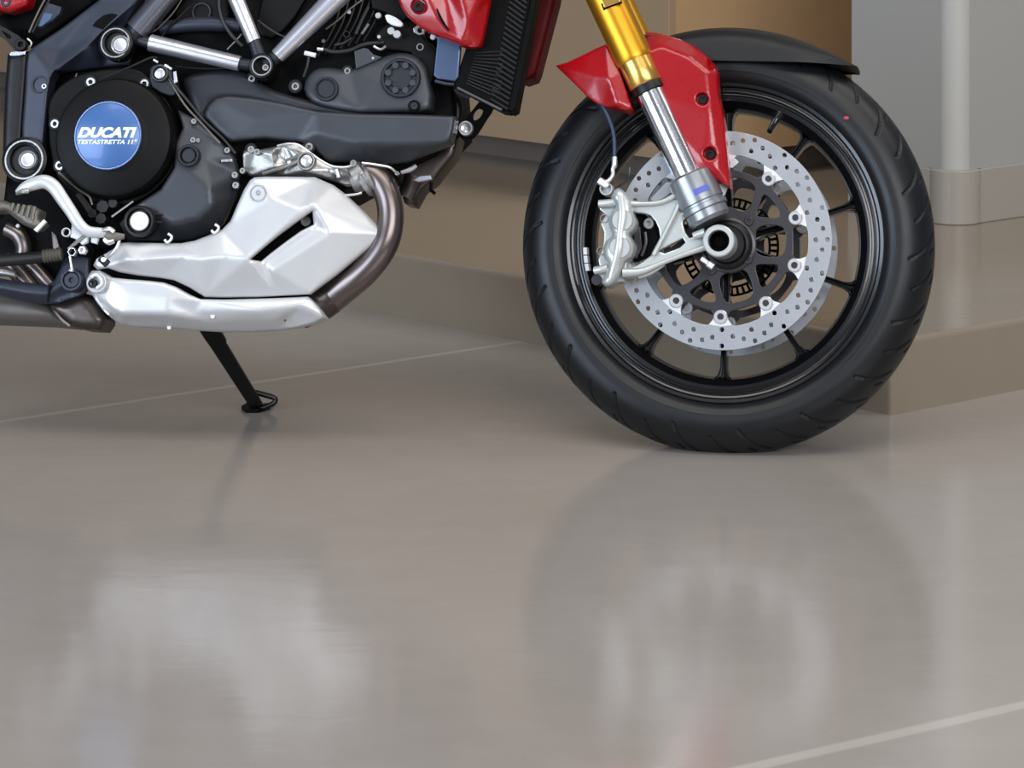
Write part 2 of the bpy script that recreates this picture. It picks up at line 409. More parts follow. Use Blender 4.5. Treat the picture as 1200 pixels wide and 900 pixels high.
def relief(name, fr, pts, fn, yb, material, holes=(), step=4.0, roll=(0.006, 6.0), parent=None, label=None, sm=0, angle=60, shell=None):
    """solid whose front follows fn(u, v) (lateral distance); edges roll back by roll[0] m over roll[1] px; flat back at yb"""
    if sm: pts = smooth_pts(pts, sm)
    def dens(p):
        out = []
        for i in range(len(p)):
            a, b = p[i], p[(i+1) % len(p)]; n = max(1, int(hypot(b[0]-a[0], b[1]-a[1])/step))
            for k in range(n): out.append((a[0]+(b[0]-a[0])*k/n, a[1]+(b[1]-a[1])*k/n))
        return out
    loops = [dens(pts)]+[dens(h) for h in holes]
    V = []; E = []
    for lp in loops:
        s0 = len(V); V += lp; E += [(s0+i, s0+(i+1) % len(lp)) for i in range(len(lp))]
    def inside(x, y): return pip(x, y, pts) and not any(pip(x, y, h) for h in holes)
    cre = []
    for (a, b) in getattr(fn, 'segs', []):
        n = max(1, int(hypot(b[0]-a[0], b[1]-a[1])/(step*0.8))); prev = None
        for k in range(n+1):
            x, y = a[0]+(b[0]-a[0])*k/n, a[1]+(b[1]-a[1])*k/n
            if inside(x, y) and min([dist(x, y, pts)]+[dist(x, y, h) for h in holes]) > 0.8:
                V.append((x, y)); cre.append((x, y))
                if prev is not None: E.append((prev, len(V)-1))
                prev = len(V)-1
            else: prev = None
    bands = getattr(fn, 'bands', None) or ([roll[1]*0.18, roll[1]*0.5, roll[1]] if roll[0] else [])
    band_pts = []; wmax = max(bands) if bands else 0
    for lp in loops:
        n = len(lp)
        for bi, bd in enumerate(bands):
            for i in range(n):
                a, b = lp[i-1], lp[(i+1) % n]; tx, ty = b[0]-a[0], b[1]-a[1]; L_ = hypot(tx, ty) or 1
                for sg in (1, -1):
                    x, y = lp[i][0]-sg*ty/L_*bd, lp[i][1]+sg*tx/L_*bd
                    if not inside(x, y): continue
                    if min([dist(x, y, pts)]+[dist(x, y, h) for h in holes]) < bd*0.93: continue
                    if all((x-c[0])**2+(y-c[1])**2 > (step*0.35)**2 for c in band_pts[-400:] if c[2] == bi) : band_pts.append((x, y, bi)); V.append((x, y))
    x0 = min(p[0] for p in pts); x1 = max(p[0] for p in pts); y0 = min(p[1] for p in pts); y1 = max(p[1] for p in pts)
    def dd(x, y): return min([dist(x, y, pts)]+[dist(x, y, h) for h in holes])
    j = 0; y = y0
    while y < y1:
        x = x0+(step/2 if j % 2 else 0)
        while x < x1:
            if inside(x, y) and dd(x, y) > wmax+step*0.45 and all((x-c[0])**2+(y-c[1])**2 > (step*0.5)**2 for c in cre): V.append((x, y))
            x += step
        y += step*0.87; j += 1
    res = delaunay_2d_cdt([Vector(p) for p in V], E, [], 0, 1e-5)
    bm = bmesh.new(); front = []
    for p in res[0]:
        d = dd(p.x, p.y); h = fn(p.x, p.y)
        if roll[0] and d < roll[1]: h += roll[0]*(1-sqrt(max(0, 1-(1-d/roll[1])**2)))
        x, z = fr.pt(p.x, p.y, h); front.append((bm.verts.new(fr.w(x, h, z)), x, z, h))
    bm.verts.ensure_lookup_table()
    for t in res[2]:
        cx = sum(res[0][i].x for i in t)/len(t); cy = sum(res[0][i].y for i in t)/len(t)
        if inside(cx, cy):
            try: bm.faces.new([front[i][0] for i in t])
            except ValueError: pass
    used = {}
    be = [e for e in bm.edges if len(e.link_faces) == 1]
    idx = {f[0]: (f[1], f[2], (f[3]+shell) if shell else yb) for f in front}
    back = {}
    for e in be:
        for v in e.verts:
            if v not in back: x, z, q = idx[v]; back[v] = bm.verts.new(fr.w(x, q, z))
    faces0 = [f for f in bm.faces]
    for e in be:
        a, b = e.verts; bm.faces.new((a, b, back[b], back[a]))
    for v in list(idx):
        if v not in back: x, z, q = idx[v]; back[v] = bm.verts.new(fr.w(x, q, z))
    for f in faces0:
        try: bm.faces.new([back[v] for v in reversed(f.verts)])
        except ValueError: pass
    bmesh.ops.delete(bm, geom=[v for v in bm.verts if not v.link_faces], context='VERTS')
    return done(bm, name, material, parent, label, angle=angle)
def const(h): return lambda u, v: h
def pillow(h, pts, bulge, width):
    """height that bulges towards the viewer away from the outline"""
    def f(u, v):
        d = min(1, dist(u, v, pts)/width); return h-bulge*sqrt(max(0, 1-(1-d)**2))
    f.bands = [width*0.1, width*0.3, width*0.6, width]
    return f

def text_part(name, fr, s, u0, v0, u1, y, hpx, material, parent, shear=0.25, bold=0.03, th=0.0008):
    cu = bpy.data.curves.new(name, 'FONT'); cu.body = s; cu.size = 1; cu.shear = shear; cu.offset = bold; cu.extrude = 0.01
    tmp = bpy.data.objects.new('tmp', cu); COL.objects.link(tmp)
    dg = bpy.context.evaluated_depsgraph_get(); me = bpy.data.meshes.new_from_object(tmp.evaluated_get(dg))
    bm = bmesh.new(); bm.from_mesh(me); bpy.data.objects.remove(tmp); bpy.data.meshes.remove(me); bpy.data.curves.remove(cu)
    xs = [v.co.x for v in bm.verts]; ys = [v.co.y for v in bm.verts]; X0, X1, Y0, Y1 = min(xs), max(xs), min(ys), max(ys)
    for v in bm.verts:
        u = u0+(v.co.x-X0)/(X1-X0)*(u1-u0); vv = v0-(v.co.y-Y0)/(Y1-Y0)*hpx
        yy = y - v.co.z/0.02*th
        x, z = fr.pt(u, vv, y); v.co = fr.w(x, yy, z)
    return done(bm, name, material, parent, angle=20)

def copy_obj(o, name=None, parent=None):
    c = o.copy(); COL.objects.link(c); c.parent = parent or o.parent; return c

# ================================================================== FRONT WHEEL
TR = 0.3075
WC = (0.0, 0.0, TR)                       # wheel centre, local
def wheel_xyz(y, r, a):                   # a in degrees, clockwise on screen from the right
    return WF.w(r*cos(radians(a)), y, TR-r*sin(radians(a)))
def tyre_profile():
    key = [(-0.0440, 0.2335), (-0.0500, 0.2370), (-0.0560, 0.2440), (-0.0590, 0.2520), (-0.0600, 0.2600), (-0.0590, 0.2680), (-0.0550, 0.2780),
           (-0.0480, 0.2880), (-0.0380, 0.2965), (-0.0250, 0.3030), (-0.0120, 0.3065), (0, TR)]
    full = key+[(-y, r) for (y, r) in key[-2::-1]]
    return smooth_pts(full, 5, False)
def build_tyre():
    prof = tyre_profile(); n = 1260; m = len(prof)
    # arc length measured from the crown
    s = [0]
    for a, b in zip(prof, prof[1:]): s.append(s[-1]+hypot(b[0]-a[0], b[1]-a[1]))
    mid = s[m//2]; s = [v-mid for v in s]
    nrm = []
    for i in range(m):
        a = prof[max(0, i-1)]; b = prof[min(m-1, i+1)]; t = Vector((b[0]-a[0], b[1]-a[1])).normalized(); nn = Vector((-t.y, t.x))
        c = Vector((prof[i][0], prof[i][1]-0.262))
        if nn.dot(c) < 0: nn = -nn
        nrm.append(nn)
    def groove(a, sv):
        """depth of the tread pattern; a degrees, sv arc position"""
        side = -1 if sv < 0 else 1; q = abs(sv); d = 0
        per = 10.0; aa = (a + (0 if side < 0 else 5)) % per; k = int(((a + (0 if side < 0 else 5)) % 360)//per)
        for (lo, hi, off, slope, alt) in ((0.018, 0.072, 0.0, 165.0, 0), (0.004, 0.034, 4.0, 190.0, 1)):
            if alt and k % 2: continue
            if not lo <= q <= (hi if (k % 2 == 0 or alt) else hi-0.012): continue
            ctr = off + side*-1*(q-0.045)*slope + 0.8*sin((q-lo)/(hi-lo)*pi)
            dd_ = (aa-ctr+per/2) % per-per/2
            x = abs(dd_)*radians(1)*0.295
            if x < 0.0022: d = max(d, 0.0034*(1-(x/0.0022)**4))
        return d
    verts = []; faces = []
    for i in range(n):
        a = 360*i/n; ca, sa = cos(radians(a)), sin(radians(a))
        for j in range(m):
            y, r = prof[j]; g = groove(a, s[j]) if abs(s[j]) < 0.074 else 0
            if 0.0895 < abs(s[j]) < 0.0925: g = -0.0006
            y -= nrm[j].x*g; r -= nrm[j].y*g
            verts.append(WF.w(r*ca, y, TR-r*sa)-ORG)
    for i in range(n):
        i2 = (i+1) % n
        for j in range(m-1):
            faces.append((i*m+j, i2*m+j, i2*m+j+1, i*m+j+1))
    for v in verts:                       # the loaded tyre is pressed flat where it meets the floor
        if v.z < 0.0006-ORG.z: v.z = 0.0006-ORG.z
    me = bpy.data.meshes.new('front_tyre'); me.from_pydata([tuple(v) for v in verts], [], faces)
    me.polygons.foreach_set('use_smooth', [True]*len(faces)); me.materials.append(M['rubber']); me.update()
    o = bpy.data.objects.new('front_tyre', me); COL.objects.link(o); o.parent = bike
    return o
tyre = build_tyre()
p = wheel_xyz(-0.0545, 0.2475+0.004, -47)
bm = bmesh.new(); bmesh.ops.create_uvsphere(bm, u_segments=12, v_segments=8, radius=0.0048)
for v in bm.verts: v.co = WF.m @ Vector((v.co.x, v.co.y*0.35, v.co.z*0.6)) + wheel_xyz(-0.0590, 0.2560, -46)
done(bm, 'paint_dot', 'pink_paint', tyre, 'small red paint dot on the tyre sidewall')

rimp = [(-0.0455, 0.2275), (-0.0500, 0.2300), (-0.0512, 0.2345), (-0.0495, 0.2368), (-0.0455, 0.2340), (-0.042, 0.228), (0.042, 0.228), (0.0455, 0.2340), (0.0495, 0.2368), (0.0512, 0.2345),
        (0.0500, 0.2300), (0.0455, 0.2275), (0.0440, 0.2200), (0.0400, 0.2180), (0.038, 0.2120), (0.0330, 0.2100), (0.028, 0.2010), (0.012, 0.1960), (-0.012, 0.1960), (-0.026, 0.2000), (-0.0330, 0.2085),
        (-0.0345, 0.2100), (-0.0350, 0.2135), (-0.0385, 0.2140), (-0.0380, 0.2170), (-0.0425, 0.2178), (-0.0418, 0.2210), (-0.0460, 0.2218), (-0.0445, 0.2250)]
rim = lathe('wheel_rim', WF, WC, rimp, 'rim_black', 240, closed=True)
def spoke(a):
    bm = bmesh.new(); secs = []
    for (r, wd, dp) in ((0.028, 0.018, 0.020), (0.055, 0.011, 0.016), (0.10, 0.0080, 0.013), (0.16, 0.0070, 0.013), (0.183, 0.0078, 0.016), (0.193, 0.012, 0.019), (0.199, 0.024, 0.022)):
        # U section open to the front: outline in (tangential, lateral)
        sec = [(-wd, -dp), (-wd*0.55, -dp), (-wd*0.45, -dp*0.2), (wd*0.45, -dp*0.2), (wd*0.55, -dp), (wd, -dp), (wd, dp), (-wd, dp)]
        ring = []
        for (t, y) in sec:
            ca, sa = cos(radians(a)), sin(radians(a))
            ring.append(bm.verts.new(WF.w(r*ca - t*sa*0.62, y*0.95, TR-(r*sa + t*ca*0.62))))
        secs.append(ring)
    for p_, q_ in zip(secs, secs[1:]):
        for i in range(8): j = (i+1) % 8; bm.faces.new((p_[i], p_[j], q_[j], q_[i]))
    bm.faces.new(secs[0]); bm.faces.new(secs[-1])
    return done(bm, 'spoke', 'rim_black', rim)
for k in range(10):
    o = spoke(18+36*k); bevel(o, 0.0008, 2)
lathe('hub', WF, WC, [(-0.062, 0.0), (-0.062, 0.030), (-0.056, 0.034), (-0.045, 0.040), (-0.030, 0.030), (0.030, 0.030), (0.045, 0.040), (0.056, 0.034), (0.062, 0.030), (0.062, 0)], 'rim_black', 60, parent=rim)
# valve stem at the top of the rim
def seg_cyl(name, p0, p1, r0, r1, m, parent, n=16):
    return done(tube_bm([p0, p0.lerp(p1, 0.5), p1], [r0, (r0+r1)/2, r1], n), name, m, parent)
seg_cyl('valve_stem', wheel_xyz(-0.020, 0.199, -69), wheel_xyz(-0.042, 0.176, -69), 0.0055, 0.0042, 'chrome', rim)
# white balance weight on the rim's left inner side
for q in (168.2, 171.5, 174.8):
    bm = bmesh.new()
    a0, a1 = q-1.45, q+1.45; vs = []
    for (yy, rr) in ((-0.0385, 0.2060), (-0.0385, 0.2115), (-0.030, 0.2095), (-0.030, 0.2040)):
        vs.append([bm.verts.new(wheel_xyz(yy, rr, a0+(a1-a0)*k/4)) for k in range(5)])
    for i in range(4):
        for k in range(4): bm.faces.new((vs[i][k], vs[i][k+1], vs[(i+1) % 4][k+1], vs[(i+1) % 4][k]))
    bm.faces.new([vs[i][0] for i in range(4)]); bm.faces.new([vs[i][4] for i in range(4)])
    o = done(bm, 'balance_weight', 'white_plastic', rim)

def brake_disc(y0, th, front):
    """floating disc: outer braking ring with drill holes and tabs"""
    RO, RI = 0.1602, 0.1262
    def pol(r, a): return (r*cos(radians(a)), TR-r*sin(radians(a)))
    outer = [pol(RO, 360*i/180) for i in range(180)]
    inner = []
    for k in range(10):
        a = 18+36*k
        inner += [pol(RI, a-18+36*t/10-0.0) for t in (0, 1, 2)]
        inner += [pol(RI-0.001, a-8.2), pol(0.1175, a-6.0), pol(0.1080, a-4.6), pol(0.1070, a), pol(0.1080, a+4.6), pol(0.1175, a+6.0), pol(RI-0.001, a+8.2)]
        inner += [pol(RI, a-18+36*t/10) for t in (8, 9)]
    holes = []
    pat = [(0, .1575), (0, .1320), (5.6, .1455), (11.2, .1515), (17.4, .1560), (17.4, .1375), (23.2, .1490), (28.8, .1430), (33, .153)]
    pat = [(0, .1540), (0, .1305), (5.6, .1425), (11.2, .1485), (17.6, .1540), (17.6, .1370), (23.4, .1470), (29.4, .1410)]
    for k in range(10):
        for (da, r) in pat:
            cx, cz = pol(r, 36*k-19+da)
            holes.append([(cx+0.0036*cos(2*pi*i/10), cz+0.0036*sin(2*pi*i/10)) for i in range(10)])
    d = plate_local('brake_disc', WF, [outer, inner]+holes, y0, th, 'disc_steel', 0.4)
    # carrier
    cy = y0-0.001 if front < 0 else y0
    outl = []
    for k in range(10):
        a = 18+36*k
        outl += [pol(0.1040, a-12), pol(0.1040, a-8), pol(0.1125, a-4.5), pol(0.1160, a-2), pol(0.1160, a+2), pol(0.1125, a+4.5), pol(0.1040, a+8), pol(0.1040, a+12)]
    loops = [outl, [pol(0.031, 360*i/48) for i in range(48)]]
    for k in range(5):
        c = 36+72*k                           # bolt direction; arms leave it towards c-18 and c+18
        # small window between the two arms of one V
        loops.append(smooth_pts([pol(0.062, c), pol(0.074, c-8.5), pol(0.0905, c-12.5), pol(0.0935, c), pol(0.0905, c+12.5), pol(0.074, c+8.5)], 3))
        # big window between neighbouring V's
        e = c+36
        loops.append(smooth_pts([pol(0.049, e), pol(0.052, e-17), pol(0.066, e-20), pol(0.0905, e-13), pol(0.0935, e), pol(0.0905, e+13), pol(0.066, e+20), pol(0.052, e+17)], 3))
    car = plate_local('disc_carrier', WF, loops, cy-0.001 if front < 0 else cy+0.001, th+0.002, 'carrier', 0.8, parent=d, label='dark grey disc carrier')
    for k in range(10):
        a = 18+36*k
        plate_local('disc_tab', WF, [[pol(0.1090, a-4.4), pol(0.1170, a-5.4), pol(0.1250, a-8.0), pol(0.1262, a), pol(0.1250, a+8.0), pol(0.1170, a+5.4), pol(0.1090, a+4.4), pol(0.1078, a)]], y0-0.0006 if front < 0 else y0+0.001, 0.003, 'tab_steel', 0.4, parent=d)
        x, z = pol(0.1120, a)
        lathe('bobbin', WF, (x, y0-0.0035 if front < 0 else y0-0.002, z), [(0.004, 0), (0.004, 0.0042), (0, 0.0050), (0, 0.0094), (0.001, 0.0104), (0.0095, 0.0104), (0.0095, 0)], 'bright_steel', 20, parent=d, label='bright steel bobbin')
    if front < 0:
        for k in range(5):
            x, z = pol(0.0475, 36+72*k)
            lathe('bolt', WF, (x, cy-0.005, z), [(0.003, 0), (0.003, 0.0032), (0, 0.0036), (0, 0.006), (0.001, 0.007), (0.006, 0.007), (0.006, 0)], 'carrier', 18, parent=car)
    return d
DY = 0.066
disc1 = brake_disc(-DY-0.0025, 0.005, -1)
disc2 = brake_disc(DY-0.0025, 0.005, 1)
# wheel boss and tone ring seen through the carrier
def tone_ring():
    loops = [[(0.074*cos(2*pi*i/60), TR+0.074*sin(2*pi*i/60)) for i in range(60)], [(0.058*cos(2*pi*i/60), TR+0.058*sin(2*pi*i/60)) for i in range(60)]]
    for k in range(48):
        a = 7.5*k
        loops.append([((r)*cos(radians(a+t)), TR+r*sin(radians(a+t))) for (r, t) in ((0.0615, -2), (0.0615, 2), (0.0705, 2), (0.0705, -2))])
    return plate_local('tone_ring', WF, loops, 0.040, 0.002, 'deep_black', 0.2, parent=rim, label='slotted black speed sensor ring')
tone_ring()

# ================================================================== FORK
FY = -0.102
def fork_leg(y, near):
    nm = 'fork_leg'
    top = (694, -40); 
    ax = [(711+(828-711)*t/250.0, t) for t in (-60, 0, 82, 104, 240)]
    sh = 0.0
    # axis in local coordinates, taken on the near side and moved sideways for the far leg
    L = [WF.pt(u, v, FY) for (u, v) in ax]
    sc = WF.scale(770, 120, FY)
    def W(i): return WF.w(L[i][0], y, L[i][1])
    def W_(t): 
        u = 711+(828-711)*t/250.0; x, z = WF.pt(u, t, FY); return WF.w(x, y, z)
    R = 22.6/sc
    g = done(tube_bm([W_(-90), W_(-30), W_(20), W_(66), W_(70), W_(72)], [R, R, R, R, R*0.985, R*0.95], 40), nm, 'gold', None, 'gold fork tube')
    c = 20.6/sc
    done(tube_bm([W_(70), W_(71), W_(84), W_(98), W_(100)], [c*0.95, c, c*1.0, c*1.0, c*0.94], 40), 'fork_collar', 'gold_collar', g, 'pale gold fork collar')
    s2 = 18.6/sc
    done(tube_bm([W_(98.5), W_(100), W_(108), W_(109)], [s2*1.03, s2*1.06, s2*1.06, s2*0.98], 40), 'dust_seal', 'satin_black', g, 'black dust seal')
    s3 = 17.2/sc
    done(tube_bm([W_(104), W_(150), W_(236)], [s3, s3, s3], 40), 'fork_slider', 'chrome', g, 'chromed slider tube')
    # axle casting: sleeve round the bottom of the slider
    s4 = 27.5/sc
    prof = [(205.0, 0.80), (206.5, 0.90), (208, 0.96), (224, 1.0), (238, 1.0), (239, 0.94), (241.5, 0.94), (242.5, 1.02), (247, 1.02), (248, 0.92), (256, 0.92), (260, 0.80)]
    sl = done(tube_bm([W_(t) for t, q in prof], [s4*q for t, q in prof], 44), 'fork_foot', 'foot_grey', g, 'grey cast fork foot')
    return g, sl, W_, s4
fork1, foot1, FW_, fR = fork_leg(FY, True)
fork2, foot2, _, _ = fork_leg(-FY, False)
# axle clamp ring at the foot
cyl('axle_clamp', WF, 842, 282, FY-0.030, 18.8, 0.052, 'caliper_silver', [(0.0, 0.68), (0.0, 0.93), (0.03, 1), (1, 1), (1, 0.64), (0.3, 0.64)], 48, fork1, 'silver axle clamp with dark bore')
cyl('axle_end', WF, 842, 282, FY-0.018, 12.2, 0.03, 'deep_black', [(0.5, 0), (0.5, 0.5), (0.2, 0.62), (0.0, 0.97), (0.3, 1), (1, 1), (1, 0)], 36, fork1, 'dark hollow axle end')
cyl('bearing_cover', WF, 851, 286, FY+0.016, 29, 0.028, 'satin_black', [(0, 0), (0, 0.72), (0.25, 0.80), (0.3, 0.92), (0.42, 1.0), (1, 1), (1, 0)], 48, rim)
cyl('spacer_ring', WF, 853, 287, FY+0.028, 33, 0.006, 'carrier', [(0, 0.88), (0.2, 0.97), (1, 1), (1, 0.86)], 48, rim)
# sticker on the fork foot: a curved patch following the sleeve
def sleeve_patch(t0, t1, a0, a1, rad, m, name, parent, lift=0.0006):
    bm = bmesh.new(); ax = (FW_(t1)-FW_(t0)).normalized(); lat = -WF.m.col[1]; side = ax.cross(lat).normalized(); grid = []
    for i in range(5):
        p = FW_(t0+(t1-t0)*i/4); row = []
        for j in range(9):
            a = radians(a0+(a1-a0)*j/8); row.append(p+(lat*cos(a)+side*sin(a))*(rad+lift))
        grid.append(row)
    V = [[bm.verts.new(q) for q in r] for r in grid]
    for i in range(4):
        for j in range(8): bm.faces.new((V[i][j], V[i][j+1], V[i+1][j+1], V[i+1][j]))
    o = done(bm, name, m, parent)
    md = o.modifiers.new('s', 'SOLIDIFY'); md.thickness = 0.0004; return o
sleeve_patch(225, 231.5, -36, 4, fR, 'blue_ink', 'sticker', fork1)['label'] = 'small blue mark on the fork foot'
# caliper bracket: near plate with two openings
SY = FY-0.006
plate('caliper_bracket', WF, [(735, 243), (748, 238), (775, 236), (795, 226), (812, 213), (824, 212), (814, 226), (806, 243), (800, 262), (808, 279), (822, 273), (826, 290),
      (812, 296), (790, 303), (772, 312), (748, 322), (734, 326), (728, 317), (745, 312), (762, 300), (772, 285), (772, 268), (762, 252), (745, 249)], SY, 0.018, 'caliper_silver', 2.0,
      holes=[[(771, 294), (800, 279), (803, 284), (797, 290), (779, 297)]], sm=2, parent=fork1, label='silver caliper bracket')
def rib(pts, r, parent=fork1, m='caliper_silver', nm='bracket_rib', squash=1.0): return tube(nm, WF, pts, r, m, 12, 4, squash, parent)
rib([(733, 238, SY-0.004, 4.4), (752, 239, SY-0.003, 3.2), (775, 237, SY-0.003, 3.2), (796, 226, SY-0.003, 3.6), (818, 211, SY-0.002, 3.0)], 4)
rib([(800, 228, SY-0.004, 3.6), (790, 252, SY-0.004, 3.0), (777, 278, SY-0.003, 3.0), (766, 299, SY-0.003, 3.0)], 3)
rib([(730, 320, SY-0.003, 6.0), (752, 318, SY-0.003, 4.6), (774, 309, SY-0.003, 3.0), (800, 299, SY-0.003, 3.0), (826, 290, SY-0.002, 4.0)], 3)
rib([(748, 324, SY+0.004, 3.4), (762, 320, SY+0.004, 2.6), (778, 310, SY+0.004, 2.2)], 3)
rib([(813, 277, SY-0.010, 4.6), (826, 272, SY-0.012, 5.0)], 4)
# clamp bolt under the axle ring
tube('bolt', WF, [(822, 303, SY-0.012, 3.2), (829, 308, SY-0.012, 3.2), (830, 309, SY-0.012, 4.4), (836, 313, SY-0.012, 4.4)], 3, 'bright_steel', 10, 0, parent=fork1)
# caliper body
cal_out = [(722, 221), (729, 222), (737, 232), (741, 239), (742, 249), (746, 259), (744, 269), (738, 275), (741, 281), (744, 289), (741, 300), (733, 306), (730, 313), (727, 322), (719, 333), (711, 336), (705, 331),
           (708, 324), (711, 316), (712, 308), (708, 302), (707, 292), (710, 283), (717, 276), (715, 268), (713, 259), (717, 248), (722, 241), (716, 232)]
cal_s = smooth_pts(cal_out, 3)
caliper = relief('brake_caliper', WF, cal_s, pillow(FY-0.010, cal_s, 0.013, 11), FY+0.030, 'caliper_silver', step=2.6, roll=(0, 1), label='silver brake caliper', angle=50)
# outboard half seen to the left
tube('caliper_spine', WF, [(727, 229, FY-0.0225, 3.8), (729, 250, FY-0.026, 4.2), (726, 275, FY-0.026, 3.6), (724, 295, FY-0.026, 4.0), (716, 326, FY-0.020, 3.6)], 4, 'caliper_silver', 10, 4, 0.5, caliper)
plate('caliper_half', WF, [(703, 236), (722, 234), (740, 240), (735, 300), (730, 330), (700, 330), (700, 322), (704, 316), (701, 305), (706, 292), (708, 272), (704, 262), (710, 252), (703, 246)], FY+0.002, 0.034, 'caliper_silver', 2.0, sm=2, parent=caliper)
for (u, v, r) in ((708, 256, 5.0), (704, 294, 5.0)): cyl('bleed_nipple', WF, u, v, FY-0.001, r, 0.014, 'cast_alu', RING, 20, caliper)
tube('caliper_bolt', WF, [(702, 239, FY-0.006, 4.8), (716, 238, FY-0.008, 4.8), (724, 236, FY-0.008, 5.0)], 4.6, 'caliper_silver', 12, 2, parent=caliper)
tube('caliper_bolt', WF, [(697, 317, FY-0.006, 4.8), (704, 316, FY-0.008, 4.8), (712, 314, FY-0.008, 5.0)], 4.6, 'caliper_silver', 12, 2, parent=caliper)
cyl('caliper_foot', WF, 699, 328, FY+0.000, 6.5, 0.02, 'carrier', None, 18, caliper)
cyl('banjo_boss', WF, 710, 221, FY-0.008, 8.0, 0.020, 'caliper_silver', CAPR, 24, caliper)
# brake pads / inner detail
cyl('pad_pin', WF, 760, 262, FY+0.010, 6.6, 0.014, 'cast_alu', HEX, 22, caliper)
plate('brake_pad', WF, [(744, 250), (757, 252), (769, 266), (771, 285), (763, 298), (748, 306), (741, 304), (747, 285)], FY+0.018, 0.008, 'deep_black', 1.0, sm=2, parent=caliper, label='black brake pad')
plate('pad_spring', WF, [(741, 262), (750, 266), (752, 290), (746, 303), (741, 300), (744, 282)], FY+0.010, 0.004, 'carrier', 0.6, parent=caliper)
tube('pad_rod', WF, [(756, 272, FY+0.012), (757, 285, FY+0.012), (752, 300, FY+0.012)], 2.2, 'carrier', 8, 3, parent=caliper)
plate('retaining_plate', WF, [(762, 233), (780, 214), (790, 214), (792, 222), (778, 232), (766, 238)], FY+0.020, 0.005, 'disc_steel', 0.8, parent=caliper)
# brake hose with silver fittings
tube('brake_hose', WF, [(700, 118, FY+0.01), (707, 127, FY+0.0), (713, 138, FY-0.004), (718, 152, FY-0.006), (720, 168, FY-0.007), (720, 186, FY-0.007)], 2.6, 'hose_blue', 12, 5, parent=fork1, label='thin dark blue brake hose')
tube('hose_fitting', WF, [(720, 184, FY-0.007, 3.2), (720, 194, FY-0.008, 3.4), (718, 198, FY-0.008, 2.6), (718, 205, FY-0.009, 2.6), (713, 212, FY-0.010, 2.8), (707, 214, FY-0.010, 3.2)], 3, 'bright_steel', 12, 3, parent=fork1, label='silver hose fitting')
tube('banjo_bolt', WF, [(703, 212, FY-0.008, 5.0), (709, 216, FY-0.010, 5.0), (712, 219, FY-0.010, 4.0)], 4, 'bright_steel', 10, 0, parent=fork1)
tube('sensor_lead', WF, [(738, 196, FY+0.03), (737, 206, FY+0.03), (731, 214, FY+0.03), (722, 221, FY+0.02)], 1.3, 'carrier', 8, 3, parent=fork1)

# ================================================================== FRONT FENDER
def fender():
    """black shell over the tyre; the near and far skirts are cut straight"""
    bm = bmesh.new(); rows = []; a0, a1, n = -112.0, -54.2, 46
    for i in range(n+1):
        a = a0+(a1-a0)*i/n; t = i/n; row = []
        rc = 0.3235+0.004*max(0, (t-0.8)/0.2)

        tk = max(0, (t-0.72)/0.28); hw = 0.076*(1-tk**1.8*0.45); drop = 0.030*(1-0.92*tk**1.3)
        # lower edge height (local z) of the skirt
        zl = TR+0.2640
        rl = (zl-TR)/abs(sin(radians(a))); rl = min(max(rl, 0.262), rc-0.0015)
        if a < -118: rl = 0.290
        m = 9
        for j in range(-m, m+1):
            q = j/m; s_ = abs(q)
            if s_ < 0.5: y = hw*sin(s_*2*radians(72)); r = rc-drop*(1-cos(s_*2*radians(72)))
            else:
                tt = (s_-0.5)/0.5; ys = hw*sin(radians(72)); rs = rc-drop*(1-cos(radians(72)))
                y = ys+(hw-ys)*tt**0.6; r = rs+(min(rl, rs-0.001)-rs)*tt
            row.append(bm.verts.new(wheel_xyz(y if q > 0 else -y, r, a)))
        rows.append(row)
    for p_, q_ in zip(rows, rows[1:]):
        for k in range(len(p_)-1): bm.faces.new((p_[k], p_[k+1], q_[k+1], q_[k]))
    o = done(bm, 'front_fender', 'fender_black', label='matt black front mudguard', angle=60)
    md = o.modifiers.new('solid', 'SOLIDIFY'); md.thickness = 0.003; md.offset = -1; return o
fen = fender()
red1 = [(757, 61), (757, 45), (756, 37), (768, 38), (778, 40), (800, 47), (812, 53), (822, 60), (831, 68), (838, 76), (841, 84), (842, 111), (846, 128), (849, 146), (853, 185), (856, 221), (850, 217), (832, 207), (813, 199), (806, 186), (795, 159), (776, 112), (766, 84)]
yf = -0.106
h = tin([(757, 61, yf-0.003), (756, 37, yf+0.040), (790, 42, yf+0.036), (822, 60, yf+0.026), (841, 84, yf+0.012), (776, 54, yf-0.002), (806, 66, yf-0.004), (828, 84, yf-0.006), (832, 130, yf-0.010), (841, 200, yf-0.010),
         (843, 111, yf+0.004), (849, 146, yf+0.002), (856, 221, yf+0.000), (813, 199, yf-0.004), (795, 159, yf-0.006), (776, 112, yf-0.005), (824, 190, yf-0.011)],
        [(0, 5), (5, 6), (6, 7), (7, 8), (8, 9)], 2.2)
def ring_hole(u, v, r): return circ(u, v, r, 20)
bracket_red = relief('fender_side', WF, red1, h, yf+0.046, 'red', holes=[ring_hole(823, 116, 7.2), ring_hole(832, 180, 7.6)], step=3.0, roll=(0.003, 2.5), label='glossy red fender side panel')
for (u, v, r) in ((823, 116, 7.6), (832, 180, 8.0)):
    cyl('bolt_recess', WF, u, v, yf-0.004, r, 0.012, 'red', [(0.7, 0), (0.7, 0.82), (0.0, 0.92), (0.3, 1.0), (1, 1), (1, 0)], 24, bracket_red)
    cyl('bolt', WF, u+0.6, v+0.6, yf+0.001, r*0.68, 0.006, 'satin_black', HEX, 18, bracket_red, 'black recessed bolt')
red2 = [(651, 77), (665, 73), (682, 65), (698, 57), (710, 52), (718, 66), (726, 84), (734, 106), (741, 128), (733, 129), (720, 126), (707, 125), (697, 120), (686, 111), (670, 95)]
